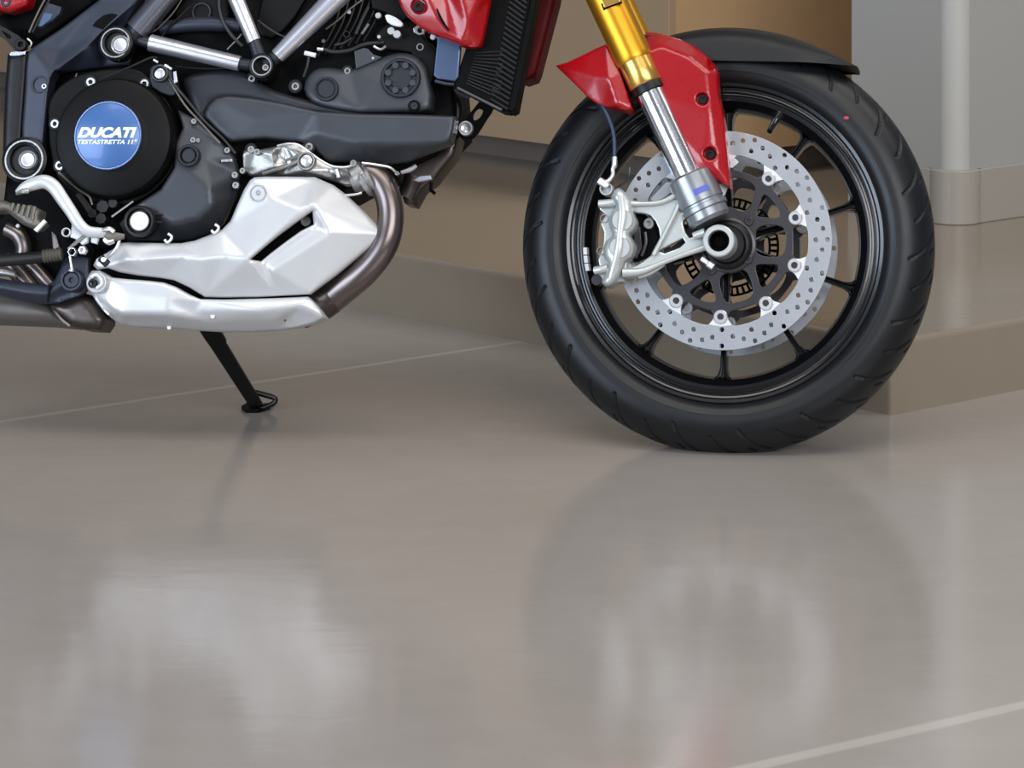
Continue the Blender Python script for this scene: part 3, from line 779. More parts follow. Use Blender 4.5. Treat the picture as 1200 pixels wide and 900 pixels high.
h = tin([(651, 77, yf+0.030), (710, 52, yf+0.010), (726, 84, yf-0.004), (741, 128, yf-0.004), (733, 129, yf-0.004), (707, 125, yf+0.004), (686, 111, yf+0.012), (670, 95, yf+0.020), (698, 90, yf+0.000), (714, 92, yf-0.010), (724, 122, yf-0.012)],
        [(0, 8), (8, 9), (9, 10)], 2.0)
relief('fender_blade', WF, red2, h, yf+0.052, 'red', step=3.0, roll=(0.002, 2.0), label='pointed red fender blade behind the fork')
plate('fender_stay', WF, [(752, 40), (772, 42), (775, 60), (760, 62), (742, 62), (742, 100), (735, 105), (728, 80), (725, 55)], -0.078, 0.012, 'satin_black', 1, parent=fen)
plate('fender_tab', WF, [(834, 205), (843, 214), (853, 220), (849, 229), (845, 231), (838, 217)], FY+0.012, 0.004, 'silver_paint', 0.5, parent=fork1)
plate('fender_tab', WF, [(856, 185), (862, 186), (866, 190), (858, 197), (855, 196)], FY+0.014, 0.003, 'silver_paint', 0.4, parent=fork1)

# clamp window on the gold tube and the caliper's piston caps
plate('fork_clamp', WF, [(700, -30), (724, -30), (727, 2), (708, 9), (704, -2)], FY-0.032, 0.010, 'gold_collar', 1.0, parent=fork1)
plate('clamp_gap', WF, [(704, 4), (727, -2), (729, 3), (707, 12)], FY-0.0295, 0.006, 'deep_black', 0.4, parent=fork1)
for (u, v) in ((729, 258), (726, 290)): cyl('piston_cap', WF, u, v, FY-0.0235, 13.5, 0.012, 'caliper_silver', [(0, 0), (0, 0.86), (0.15, 0.95), (0.4, 1), (1, 1), (1, 0)], 32, caliper)
# ================================================================== CHASSIS AND ENGINE
# lateral layers (m): negative towards the viewer
def PL(name, pts, y0, th, m, bev=1.0, **k): return plate(name, BF, pts, y0, th, m, bev, **k)
def CY(name, u, v, y0, r, th, m, prof=None, **k): return cyl(name, BF, u, v, y0, r, th, m, prof, **k)
def TB(name, pts, r, m, **k): return tube(name, BF, pts, r, m, **k)

# ---- crankcase core and cylinders: the dark mass behind everything
core = relief('engine_block', BF, [(60, 96), (60, 60), (150, 60), (185, 20), (200, -60), (470, -60), (475, 20), (512, 45), (532, 95), (536, 150), (505, 180), (470, 196), (440, 205), (400, 226), (300, 232),
        (245, 282), (150, 296), (118, 300), (80, 262), (60, 230), (52, 180)], lambda u, v: -0.085+0.004*sin(u*0.09)*cos(v*0.11), 0.10, 'deep_black', step=12, roll=(0.01, 10), label='black engine block')
# cooling fins and castings glimpsed between the frame tubes
for k in range(7):
    TB('cooling_fin', [(372+k*9, 66-k*3, -0.098), (392+k*9, 30-k*3, -0.10), (402+k*9, -8-k*3, -0.10)], 1.6, 'satin_black', n=8, parent=core)
PL('cylinder_cover', [(205, 12), (240, -20), (262, -20), (268, 14), (262, 30), (215, 30)], -0.100, 0.02, 'clutch_black', 3, sm=2, parent=core)
PL('cylinder_cover', [(300, 30), (318, -20), (362, -20), (345, 20), (318, 45)], -0.096, 0.02, 'clutch_black', 3, sm=2, parent=core)
TB('rear_frame_rail', [(188, 33, -0.100, 8), (236, 28, -0.102, 9), (282, 30, -0.104, 8)], 8, 'bracket_blue', parent=core, label='dark blue-grey crossbar')
CY('filler_cap', 236, 14, -0.104, 12, 0.02, 'black_plastic', CAPR, parent=core)

# ---- belt covers
bc = [(238, 136), (243, 124), (252, 115), (266, 112), (295, 114), (330, 120), (372, 130), (420, 133), (480, 134), (533, 136), (531, 152), (527, 166), (505, 178), (476, 190), (440, 193), (408, 190), (384, 190), (366, 172), (350, 166), (310, 162), (270, 166), (254, 152)]
h = tin([(238, 136, -0.118), (252, 115, -0.119), (295, 114, -0.121), (372, 130, -0.127), (480, 134, -0.134), (533, 136, -0.134), (527, 166, -0.134), (476, 190, -0.100), (408, 190, -0.104), (350, 166, -0.122), (270, 166, -0.121), (300, 140, -0.124), (400, 150, -0.130),
         (370, 156, -0.129), (420, 168, -0.132), (480, 169, -0.134), (505, 178, -0.106), (384, 190, -0.108), (430, 176, -0.121), (480, 176, -0.122), (500, 172, -0.128)], [(13, 14), (14, 15), (15, 6), (17, 18), (18, 19), (19, 20)], 2.0)
belt = relief('belt_cover', BF, bc, h, -0.085, 'slate', step=4.0, roll=(0.006, 3.5), label='dark grey timing belt cover')
ub = [(215, 92), (240, 84), (275, 82), (296, 90), (318, 104), (345, 113), (372, 120), (400, 126), (430, 132), (420, 136), (372, 134), (330, 126), (296, 118), (266, 116), (250, 120), (241, 132), (236, 146), (228, 132), (219, 112)]
ubs = smooth_pts(ub, 2)
relief('belt_cover', BF, ubs, pillow(-0.108, ubs, 0.010, 9), -0.085, 'slate_dark', step=4.0, roll=(0, 1), label='upper dark grey belt cover')
vb = [(356, 104), (362, 88), (374, 80), (392, 80), (410, 82), (425, 76), (440, 70), (452, 66), (468, 62), (484, 64), (497, 74), (503, 92), (505, 128), (470, 131), (424, 132), (392, 128), (366, 120)]
vbs = smooth_pts(vb, 2)
h = tin([(356, 104, -0.116), (374, 80, -0.112), (410, 82, -0.116), (468, 62, -0.118), (497, 74, -0.118), (505, 128, -0.126), (424, 132, -0.130), (366, 120, -0.122), (440, 96, -0.127), (390, 104, -0.124), (470, 90, -0.127)], [], 2)
vcov = relief('belt_cover', BF, vbs, h, -0.085, 'slate', step=4.0, roll=(0.008, 6), label='dark grey cylinder head cover')
CY('cover_plug', 382, 104, -0.130, 14.5, 0.008, 'slate_dark', [(0.3, 0), (0.3, 0.66), (0.5, 0.7), (0.5, 0.78), (0, 0.82), (0.0, 0.95), (0.3, 1), (1, 1), (1, 0)], parent=vcov)
cp = CY('cover_plug', 469, 91, -0.134, 23.5, 0.010, 'slate_dark', [(0.35, 0), (0.35, 0.55), (0.5, 0.6), (0.5, 0.80), (0, 0.84), (0.0, 0.95), (0.2, 1), (1, 1), (1, 0)], n=48, parent=vcov)
for k in range(8):
    a = radians(22.5+45*k); CY('plug_notch', 469+15.5*cos(a), 91+15.5*sin(a), -0.1345, 4.0, 0.005, 'slate', None, n=14, parent=vcov)
CY('bolt_recess', 485, 124, -0.131, 7, 0.006, 'deep_black', RING, parent=vcov)
bolt(BF, 485.5, 124.5, -0.130, 4.2, 'carrier', parent=vcov)
for (u, v, r) in ((295, 92, 4.4), (346, 101, 5.0), (407, 83, 4.2), (362, 172, 5.0), (294, 175, 4.6)):
    bolt(BF, u, v, -0.118 if v < 150 else -0.124, r, 'cast_alu', parent=vcov)
    CY('bolt_boss', u, v, -0.114 if v < 150 else -0.120, r*1.7, 0.02, 'satin_black', None, n=20, parent=vcov)
PL('head_bracket', [(415, 60), (426, 56), (431, 57), (438, 64), (448, 67), (441, 71), (417, 81)], -0.118, 0.006, 'slate', 1.5, parent=vcov, label='pale blue-grey metal bracket')
TB('hose', [(380, 58, -0.112), (392, 61, -0.112), (410, 59, -0.112), (428, 52, -0.112), (450, 50, -0.108)], 2.6, 'black_plastic', n=10, parent=core)
TB('cable_end', [(357, 62, -0.116), (370, 65, -0.116)], 2.8, 'white_plastic', n=10, sm=0, parent=core, label='white cable end')
TB('cable_end', [(372, 57.5, -0.116), (379, 58, -0.116)], 2.2, 'bright_steel', n=10, sm=0, parent=core)
TB('hose', [(362, 67, -0.114), (360, 78, -0.114), (356, 90, -0.112)], 1.8, 'black_plastic', n=8, parent=core)
for (u, v, y, r) in ((409, 14, -0.112, 2.4), (437, 68, -0.12, 1.6)): CY('small_bolt', u, v, y, r, 0.006, 'bright_steel', None, n=12, parent=core)
TB('ignition_lead', [(432, 8, -0.112), (424, 24, -0.112), (417, 40, -0.112)], 2.2, 'black_plastic', n=8, parent=core)
TB('ignition_lead', [(432, 28, -0.112), (424, 40, -0.112)], 1.8, 'peg_grey', n=8, sm=0, parent=core)
TB('small_hose', [(412, 44, -0.110), (404, 50, -0.110), (392, 53, -0.110)], 1.2, 'carrier', n=8, parent=core)

# ---- throttle linkages below the red fairing (small bright castings)
PL('injector_cover', [(451, 18), (456, 17), (465, 21), (472, 27), (470, 31), (462, 30), (454, 26)], -0.130, 0.008, 'white_plastic', 2, sm=2, parent=core, label='white injector body')
for (u, v, r) in ((458, 36, 4.5), (465, 40, 4.8)): CY('hose_clip', u, v, -0.128, r, 0.010, 'bright_steel', None, n=16, parent=core)
CY('bolt', 443, 18, -0.126, 3.6, 0.008, 'bright_steel', None, n=14, parent=core)
CY('bolt', 444, 43, -0.124, 2.2, 0.008, 'bright_steel', None, n=14, parent=core)
PL('clamp_bracket', [(484, 33), (488, 30), (494, 31), (498, 36), (497, 40), (491, 41), (485, 38)], -0.130, 0.006, 'cast_alu', 1, holes=[circ(492, 35.5, 2.8, 12)], parent=core)
CY('bolt', 507, 43, -0.130, 3.2, 0.008, 'white_plastic', None, n=14, parent=core)
CY('bolt', 492, 55, -0.130, 4.2, 0.008, 'bright_steel', RING, n=16, parent=core)
PL('mount_block', [(462, 24), (486, 26), (500, 48), (512, 60), (508, 92), (500, 96), (482, 62), (452, 58), (440, 40)], -0.108, 0.05, 'clutch_black', 3, sm=2, parent=core)
PL('throttle_body', [(430, -30), (470, -30), (480, 20), (470, 26), (450, 14), (436, 10)], -0.112, 0.05, 'clutch_black', 3, parent=core)
TB('hose', [(438, 54, -0.118), (446, 58, -0.118), (452, 54, -0.118)], 1.6, 'cast_alu', n=8, parent=core)

# ---- upper left: swing arm pivot casting and foot controls
arm = [(118, -60), (116, 0), (74, 32), (38, 56), (33, 62), (31, 75), (29, 110), (26, 150), (26, 172), (50, 172), (53, 140), (56, 110), (59, 92), (64, 83), (84, 84), (120, 79), (152, 76), (160, 50), (146, 34), (162, 0), (200, -60)]
h = tin([(118, -60, -0.135), (116, 0, -0.135), (38, 56, -0.135), (30, 100, -0.135), (26, 172, -0.135), (50, 172, -0.140), (56, 110, -0.140), (61, 86, -0.140), (100, 57, -0.140), (118, 38, -0.140), (162, 0, -0.140), (200, -60, -0.140),
         (84, 86, -0.106), (120, 81, -0.104), (152, 78, -0.104), (160, 50, -0.106), (130, 40, -0.112), (70, 57, -0.132)], [(7, 8), (8, 9), (9, 10)], 1.0)
piv = relief('pivot_plate', BF, arm, h, -0.10, 'bracket_blue', step=4.0, roll=(0.004, 3), label='dark blue-grey frame pivot plate')
PL('plate_slot', [(108, 30), (113, 24), (121, 18), (130, 15.5), (138, 17), (120, 34.5)], -0.1405, 0.004, 'deep_black', 0.5, sm=0, parent=piv)
CY('bolt_recess', 46.5, 99, -0.1395, 10.5, 0.010, 'bracket_blue', CAPR, parent=piv)
bolt(BF, 51.5, 101, -0.1405, 3.2, 'bright_steel', parent=piv)
rp = [(9, 64), (18, 61), (34, 60), (32, 90), (29, 130), (26, 170), (20, 190), (3, 190), (4, 150), (6, 100)]
relief('rear_guard', BF, rp, pillow(-0.118, rp, 0.008, 7), -0.09, 'satin_black', step=4, roll=(0, 1), label='black plastic guard')
PL('chrome_sliver', [(10.5, 63), (13, 60.5), (20, 60), (30, 60), (29, 63.5), (22, 65.5), (12, 65.5)], -0.130, 0.006, 'chrome', 0.8, parent=piv, label='bright chrome clip')
def pivot_cap(u, v, r, bu, bv, br, y):
    a = CY('pivot_cap', u, v, y, r, 0.03, 'satin_black', [(0.35, 0), (0.35, 0.62), (0.1, 0.66), (0.0, 0.86), (0.08, 1), (1, 1), (1, 0)], n=40, parent=piv)
    CY('pivot_ring', u, v, y-0.001, r*0.70/0.80, 0.006, 'cast_alu', [(0, 0.90), (0, 0.98), (0.3, 1), (1, 1), (1, 0.89)], n=48, parent=piv)
    CY('axle_nut', bu, bv, y-0.004, br, 0.016, 'bright_steel', [(0.2, 0), (0.12, 0.45), (0.12, 0.68), (0.35, 0.74), (0.1, 0.80), (0.0, 0.92), (0.15, 1), (1, 1), (1, 0)], n=32, parent=piv)
pivot_cap(135, 50, 20.5, 140.5, 52, 11.5, -0.150)
pivot_cap(28, 187, 27.0, 32, 187, 11.5, -0.150)
TB('nut_tab', [(136, 69, -0.142), (140, 70, -0.142)], 1.6, 'bright_steel', n=8, sm=0, parent=piv)
# linkage at the far left edge
lk = PL('rear_link', [(-14, 20), (0, 29), (22, 42), (31, 50), (31, 57), (24, 60), (16, 58), (6, 46), (-14, 34)], -0.128, 0.010, 'satin_black', 1.2, holes=[[(2, 36), (12, 41), (14, 47), (8, 44)]], parent=piv)
CY('link_bolt', 24, 52, -0.134, 7.2, 0.012, 'satin_black', HEX, n=24, parent=piv)
TB('link_clip', [(32, 45, -0.130), (37, 50, -0.130), (35, 55, -0.130)], 1.2, 'cast_alu', n=8, sm=3, parent=piv)
sp = [(-20, -10), (34, -20), (34, 2), (28, 9), (10, 14), (-2, 12), (-20, 20)]
spr = relief('tail_bracket', BF, smooth_pts(sp, 2), pillow(-0.14, smooth_pts(sp, 2), 0.010, 8), -0.11, 'red', step=4, roll=(0, 1), label='red shock absorber collar')
CY('bolt', 6.5, 2, -0.152, 6.0, 0.010, 'bracket_blue', HEX, n=20, parent=spr)
rs = [(56, 3), (72, 8), (70, 16), (62, 24), (48, 32), (43, 31), (48, 18)]
res_ = PL('fluid_reservoir', rs, -0.126, 0.016, 'bracket_blue', 2, sm=0, parent=piv, label='dark blue reservoir')
PL('reservoir_window', [(51, 15), (62, 16), (60, 22), (49, 31), (45, 30)], -0.1275, 0.003, 'cooler', 0.8, parent=res_)
TB('cable', [(56, -6, -0.128), (50, 4, -0.128), (42, 20, -0.128), (34, 38, -0.128)], 1.2, 'peg_grey', n=8, parent=piv)
TB('cable', [(60, -4, -0.124), (47, 20, -0.124), (38, 38, -0.124)], 1.6, 'black_plastic', n=8, parent=piv)
relief('frame_cover', BF, [(-20, 10), (10, 12), (30, -20), (120, -60), (116, 0), (74, 30), (36, 56), (20, 40), (-4, 40)], const(-0.085), -0.03, 'deep_black', step=12, label='black parts under the seat')
relief('frame_cover', BF, [(8, 205), (30, 200), (70, 190), (90, 250), (115, 270), (120, 300), (100, 330), (60, 332), (20, 320), (-10, 306), (-10, 262), (4, 240)], const(-0.080), 0.05, 'deep_black', step=14, label='black lower frame')
TB('exhaust_bend', [(8, 268, -0.09, 9), (22, 276, -0.092, 10), (28, 292, -0.09, 10), (22, 312, -0.088, 10)], 9, 'exhaust', parent=None, label='brown exhaust bend')

# ---- trellis frame
fr_y = -0.128
def sleeve(p0, p1, r0, r1, m='frame_silver', nm='frame_tube', parent=None, n=28, label=None):
    return TB(nm, [(*p0, r0), (*p1, r1)], r0, m, n=n, sm=0, parent=parent, label=label)
t1 = sleeve((160, 36, fr_y), (232, -48, fr_y), 14.5, 14.5, 'tube_grey', label='darker grey frame tube')
sleeve((148, 50, fr_y), (165, 31, fr_y), 10, 13.0, 'slate_dark', 'tube_lug', t1)
t2 = sleeve((176, 50, fr_y), (281, 74.5, fr_y), 10.2, 9.0)
sleeve((150, 44, fr_y), (177, 50.5, fr_y), 6.0, 7.5, 'slate_dark', 'tube_lug', t2)
sleeve((280, 74.3, fr_y), (300, 77, fr_y), 6.6, 7.0, 'slate_dark', 'tube_lug', t2)
t3 = sleeve((298, 48.5, fr_y), (257, -48, fr_y), 8.4, 10.5)
sleeve((297.5, 47.5, fr_y), (305, 68, fr_y), 7.0, 8.6, 'slate_dark', 'tube_lug', t3)
t4 = sleeve((325, 66, fr_y), (441, -50, fr_y), 9.2, 16.5)
sleeve((326, 65, fr_y), (311, 76, fr_y), 8.0, 9.5, 'slate_dark', 'tube_lug', t4)
nd = CY('frame_node', 306, 77, fr_y-0.018, 15.5, 0.045, 'satin_black', [(0.4, 0), (0.4, 0.66), (0.02, 0.70), (0, 0.9), (0.1, 1), (1, 1), (1, 0)], n=36)
CY('node_ring', 306.5, 77, fr_y-0.019, 12.2, 0.005, 'cast_alu', [(0, 0.84), (0, 0.96), (0.3, 1), (1, 1), (1, 0.83)], n=40, parent=nd)
bolt(BF, 311, 79, fr_y-0.012, 4.2, 'cast_alu', parent=nd)

# ---- clutch cover with the blue badge
cl = CY('clutch_cover', 131.5, 160.5, -0.178, 71.5, 0.070, 'clutch_black', [(0.0, 0), (0.0, 0.53), (0.015, 0.56), (0.03, 0.60), (0.05, 0.88), (0.09, 0.95), (0.20, 0.985), (0.5, 1), (1, 1), (1, 0)], n=96, label='round black clutch cover')
bd = CY('badge', 126, 158.5, -0.1815, 40, 0.006, 'blue_badge', [(0, 0), (0, 0.93), (0.1, 0.95), (1, 1), (1, 0)], n=72, parent=cl, label='round blue badge on the clutch cover')
CY('badge_rim', 126, 158.5, -0.1822, 40.3, 0.004, 'badge_rim', [(0, 0.955), (0, 0.985), (0.3, 1), (1, 1), (1, 0.95)], n=72, parent=cl)
text_part('lettering', BF, 'DUCATI', 91, 161.5, 160.5, -0.1817, 12.5, 'white_ink', cl, 0.32, 0.055)
text_part('lettering', BF, 'TESTASTRETTA 11\u00b0', 91, 169.0, 160.5, -0.1817, 5.6, 'white_ink', cl, 0.25, 0.03)
for (u, v, r) in ((64, 145, 5.4), (106, 96, 5.6), (169, 98, 5.6), (69.5, 194, 5.6)):
    CY('bolt_boss', u, v, -0.140, r*1.45, 0.04, 'satin_black', None, n=20, parent=cl); bolt(BF, u, v, -0.143, r, 'bright_steel', parent=cl)
PL('cover_flange', smooth_pts([(57, 150), (58, 118), (76, 96), (106, 84), (150, 80), (172, 88), (196, 118), (208, 150), (208, 180), (192, 212), (160, 236), (120, 240), (84, 224), (62, 196)], 3), -0.137, 0.05, 'clutch_black', 3, parent=cl)
TB('badge_scratch', [(187, 116, -0.150), (193, 128, -0.149)], 1.0, 'carrier', n=6, sm=0, parent=cl)

# ---- lower crankcase cover
cc_ = [(206, 168), (214, 150), (208, 128), (226, 138), (252, 160), (274, 184), (280, 205), (277, 230), (262, 262), (250, 272), (225, 281), (190, 283), (150, 283), (140, 262), (160, 240), (188, 222), (204, 196)]
h = tin([(206, 168, -0.146), (214, 150, -0.142), (208, 128, -0.136), (226, 138, -0.134), (252, 160, -0.134), (274, 184, -0.126), (280, 205, -0.116), (277, 230, -0.110), (262, 262, -0.110), (250, 272, -0.112), (225, 281, -0.112), (190, 283, -0.112), (150, 283, -0.118), (140, 262, -0.14), (160, 240, -0.150), (188, 222, -0.150), (204, 196, -0.150),
         (222, 200, -0.150), (246, 220, -0.150), (248, 240, -0.150), (232, 255, -0.150), (205, 262, -0.150), (240, 186, -0.140)], [(17, 18), (18, 19), (19, 20), (20, 21)], 2)
ccv = relief('crankcase_cover', BF, cc_, h, -0.10, 'slate', step=4.5, roll=(0.004, 3), label='grey crankcase cover')
CY('sight_glass', 220.5, 182, -0.158, 13, 0.016, 'slate_dark', [(0.2, 0), (0.2, 0.58), (0.5, 0.62), (0.5, 0.72), (0, 0.78), (0, 0.93), (0.1, 1), (1, 1), (1, 0)], n=36, parent=ccv)
CY('filler_cap', 162.5, 259, -0.168, 18.5, 0.03, 'black_plastic', [(0.0, 0.0), (0.0, 0.0), (0.1, 0.0), (0.1, 0.66), (0.3, 0.68), (0.3, 0.76), (0.05, 0.80), (0, 0.94), (0.08, 1), (1, 1), (1, 0)], n=44, parent=ccv)
CY('cap_centre', 163, 259, -0.1700, 11.0, 0.010, 'white_plastic', [(0, 0), (0, 0.9), (0.1, 1), (1, 1), (1, 0)], n=32, parent=ccv, label='bright round cap')
for (u, v, r) in ((227, 142, 3.4), (266, 176, 3.6), (226, 164, 3.4), (232, 164.5, 2.6)): bolt(BF, u, v, -0.140 if u > 250 else -0.146, r, 'cast_alu', parent=ccv)
PL('casting_mark', [(259, 187), (272, 186), (272, 189.5), (259, 190)], -0.138, 0.004, 'cast_alu', 0.5, parent=ccv)
for v in (251.5, 260.5): TB('casting_rib', [(180, v, -0.152), (190, v, -0.152)], 1.2, 'black_plastic', n=6, sm=0, parent=ccv)
# bits between clutch cover and belt cover
PL('pressure_sensor', [(176, 80), (184, 76), (196, 78), (204, 90), (206, 108), (198, 112), (178, 102)], -0.150, 0.03, 'slate_dark', 2, sm=2, parent=ccv)
CY('sensor_cap', 187, 85.5, -0.160, 10.5, 0.014, 'slate', CAPR, parent=ccv)
CY('bolt', 187, 86, -0.163, 6.4, 0.010, 'bright_steel', [(0.1, 0), (0, 0.5), (0.1, 0.9), (0.3, 1), (1, 1), (1, 0)], n=20, parent=ccv)
PL('sensor_clip', [(203, 84), (206, 83), (208, 96), (204, 98)], -0.160, 0.006, 'frame_silver', 0.8, parent=ccv)
TB('sensor_clip', [(193, 76, -0.160), (201, 81, -0.160)], 1.4, 'white_plastic', n=8, sm=0, parent=ccv)
TB('sensor_clip', [(180, 70, -0.160), (185, 73, -0.160)], 1.2, 'white_plastic', n=8, sm=0, parent=ccv)
TB('cable', [(120, 92, -0.150), (140, 84, -0.156), (160, 75, -0.158), (176, 68, -0.156), (184, 68, -0.150)], 1.3, 'black_plastic', n=8, parent=ccv)
TB('cable', [(196, 76, -0.156), (202, 95, -0.158), (220, 118, -0.158), (240, 142, -0.156), (262, 163, -0.150), (276, 180, -0.146)], 1.6, 'black_plastic', n=8, parent=ccv)
TB('cable', [(198, 92, -0.152), (216, 122, -0.152), (236, 144, -0.150), (258, 168, -0.146)], 1.3, 'peg_grey', n=8, parent=ccv)
TB('cable', [(69, 202, -0.152), (78, 210, -0.154), (92, 222, -0.156), (104, 230, -0.156), (108, 240, -0.154)], 1.5, 'peg_grey', n=8, parent=ccv)
TB('switch_lead', [(131, 254, -0.158), (156, 236, -0.158)], 1.3, 'bright_steel', n=8, sm=0, parent=ccv)
for (u, v, r, m) in ((120, 242, 8, 'black_plastic'), (132, 238, 6, 'black_plastic'), (118, 256, 7, 'black_plastic'), (108, 250, 6, 'satin_black')):
    CY('switch_body', u, v, -0.150, r, 0.03, m, None, n=7, parent=ccv)
PL('pedal_spring_box', [(88, 228), (94, 224), (108, 244), (103, 250)], -0.150, 0.02, 'black_plastic', 1.5, parent=ccv)

# ---- bright cylinder casting with the gasket edge, and header pipe
hd = [(284, 182), (286, 176), (300, 176), (322, 172), (330, 169), (345, 168.5), (357, 173), (372, 184), (388, 194), (400, 196), (425, 194), (432, 200), (424, 214), (404, 217), (392, 212), (374, 207), (330, 206), (308, 207), (292, 206), (285, 196)]
h = tin([(284, 182, -0.122), (300, 176, -0.124), (330, 169, -0.120), (357, 173, -0.122), (388, 194, -0.122), (425, 194, -0.120), (424, 214, -0.112), (392, 212, -0.116), (330, 206, -0.112), (292, 206, -0.112),
         (318, 180, -0.132), (322, 196, -0.126), (326, 182, -0.118), (350, 182, -0.128), (360, 200, -0.132), (338, 190, -0.120), (400, 204, -0.132), (386, 200, -0.124), (412, 203, -0.126)], [(10, 11), (11, 12)], 1.0)
cyl_head = relief('cylinder_head', BF, hd, h, -0.09, 'cast_alu', step=3.0, roll=(0.003, 2), label='bare aluminium cylinder head casting')
TB('gasket_edge', [(325, 171, -0.131), (338, 168.5, -0.132), (350, 170, -0.134), (362, 178, -0.136), (376, 188, -0.136), (390, 195, -0.136), (404, 196, -0.134), (412, 194, -0.134)], 1.5, 'bright_steel', n=8, parent=cyl_head)
TB('gasket_edge', [(424, 191, -0.132), (440, 193, -0.130), (456, 196, -0.126), (463, 201, -0.122)], 1.5, 'bright_steel', n=8, parent=cyl_head)
CY('core_plug', 358.5, 188.5, -0.141, 11, 0.014, 'cast_alu', [(0.3, 0), (0.3, 0.62), (0.55, 0.68), (0.55, 0.74), (0, 0.8), (0, 0.94), (0.12, 1), (1, 1), (1, 0)], n=32, parent=cyl_head)
CY('plug_centre', 359, 188, -0.1395, 6.6, 0.006, 'bright_steel', None, n=24, parent=cyl_head)
for (u, v, r) in ((294, 175, 4.4), (301, 178, 4.0), (275, 205, 4), (284, 200, 3.6), (414, 191, 4.0), (465, 203, 2.6), (276, 217, 4.2)): bolt(BF, u, v, -0.134, r, 'cast_alu', parent=cyl_head)
TB('casting_rib', [(308, 204, -0.126), (330, 197, -0.130), (348, 190, -0.130)], 2.2, 'cast_alu', n=8, parent=cyl_head)
TB('casting_rib', [(331, 174, -0.130), (335, 184, -0.131), (334, 190, -0.13)], 1.8, 'cast_alu', n=8, parent=cyl_head)
TB('casting_rib', [(334, 188, -0.132), (346, 184, -0.134), (352, 178, -0.134)], 1.8, 'cast_alu', n=8, parent=cyl_head)
TB('casting_rib', [(394, 198, -0.132), (397, 208, -0.130)], 2.6, 'cast_alu', n=8, sm=0, parent=cyl_head)
pipe = TB('exhaust_header', [(426, 200, -0.110, 15), (440, 207, -0.112, 15.5), (451, 222, -0.114, 15.5), (457, 242, -0.115, 15.5), (457, 264, -0.116, 15.8), (451, 286, -0.117, 16), (438, 306, -0.114, 16.5), (420, 324, -0.108, 17.5), (400, 339, -0.100, 18.5), (379, 355, -0.092, 19.0), (352, 368, -0.088, 18)],
          16, 'exhaust', n=28, sm=6, label='curved bare exhaust header pipe')
cl1 = TB('pipe_flange', [(412, 212, -0.114, 13), (415, 211, -0.114, 17), (426, 203, -0.112, 17.5), (429, 201, -0.112, 14)], 14, 'cast_alu', n=24, sm=0, parent=pipe)
TB('pipe_flange', [(424, 216, -0.116, 15.5), (427, 214, -0.116, 18), (429, 213, -0.116, 18), (430, 212, -0.116, 16), (432, 211, -0.116, 16), (433, 210.5, -0.116, 18), (436, 209, -0.116, 18), (437, 208.5, -0.116, 15)], 14, 'cast_alu', n=28, sm=0, parent=pipe)
TB('clamp_tail', [(404, 229, -0.128), (416, 228, -0.130), (424, 226, -0.130)], 1.5, 'bright_steel', n=8, parent=pipe)
TB('exhaust_rear_pipe', [(486, 206, -0.02, 14), (482, 218, -0.02, 13), (476, 232, -0.02, 12)], 13, 'exhaust_dark', n=20, parent=pipe)
relief('front_casting', BF, [(455, 190), (480, 190), (510, 178), (538, 160), (532, 182), (520, 196), (508, 212), (494, 222), (484, 240), (474, 238), (466, 214)], const(-0.03), 0.04, 'exhaust_dark', step=8, roll=(0.006, 6), parent=pipe)
TB('front_clip', [(470, 202, -0.09, 2.2), (480, 199, -0.09, 3.0), (488, 194, -0.09, 2.6)], 3, 'bright_steel', n=10, parent=pipe)
PL('front_tab', [(484, 211), (492, 206), (504, 205), (506, 210), (490, 213)], -0.075, 0.012, 'frame_silver', 1, parent=pipe)
TB('front_hook', [(506, 214, -0.03), (505, 222, -0.03), (510, 227, -0.03)], 2, 'deep_black', n=8, parent=pipe)

# ---- belly pan
bp_ = [(141, 285), (150, 284), (190, 285), (212, 285), (228, 282), (244, 276), (260, 269), (270, 259), (278, 240), (286, 222), (293, 211), (298, 208), (311, 207), (340, 207), (369, 207.5), (391, 217), (407, 229), (430, 251), (453, 275), (424, 298), (395, 322), (364, 345),
       (330, 346.5), (300, 348), (262, 348.5), (240, 348), (222, 337), (204, 328.5), (190, 326), (160, 322.5), (140, 319), (126, 314), (114, 316), (109, 311), (113, 303), (127, 295), (136, 290)]
slot = [(293, 304), (308, 291), (325, 277), (345, 262), (366, 247), (367.5, 263), (352, 271), (335, 283), (318, 296), (306, 306)]
yb = -0.150
ctrl = [(141, 285, yb-0.004), (212, 285, yb-0.006), (260, 269, yb-0.008), (293, 211, yb-0.008), (311, 207, yb-0.006), (369, 207.5, yb+0.010), (407, 229, yb+0.022), (453, 275, yb+0.026), (364, 345, yb+0.006), (240, 348, yb+0.004), (190, 326, yb+0.002), (114, 316, yb+0.002), (109, 311, yb+0.002),
        (150, 304, yb-0.016), (215, 300, yb-0.020), (292, 303, yb-0.026), (318, 232, yb-0.014), (352, 246, yb-0.022), (368, 240, yb-0.020), (372, 267, yb-0.006), (386, 273, yb-0.012), (310, 309, yb-0.010), (319, 316, yb-0.014), (322, 342, yb+0.004), (240, 303, yb-0.022), (262, 300, yb-0.024),
        (391, 217, yb+0.014), (300, 345, yb+0.006), (285, 310, yb-0.022), (420, 274, yb+0.006)]
edg = [(13, 14), (14, 24), (24, 25), (25, 15), (15, 17), (17, 18), (18, 20), (20, 29), (29, 7), (22, 20), (22, 23), (15, 21), (15, 23), (18, 7), (21, 19), (16, 17)]
h = tin(ctrl, edg, 2.2)
pan = relief('belly_pan', BF, bp_, h, yb+0.034, 'silver_paint', holes=[slot], step=3.2, roll=(0.006, 3.5), shell=0.004, label='silver belly pan side cover with a slanted vent', angle=60)
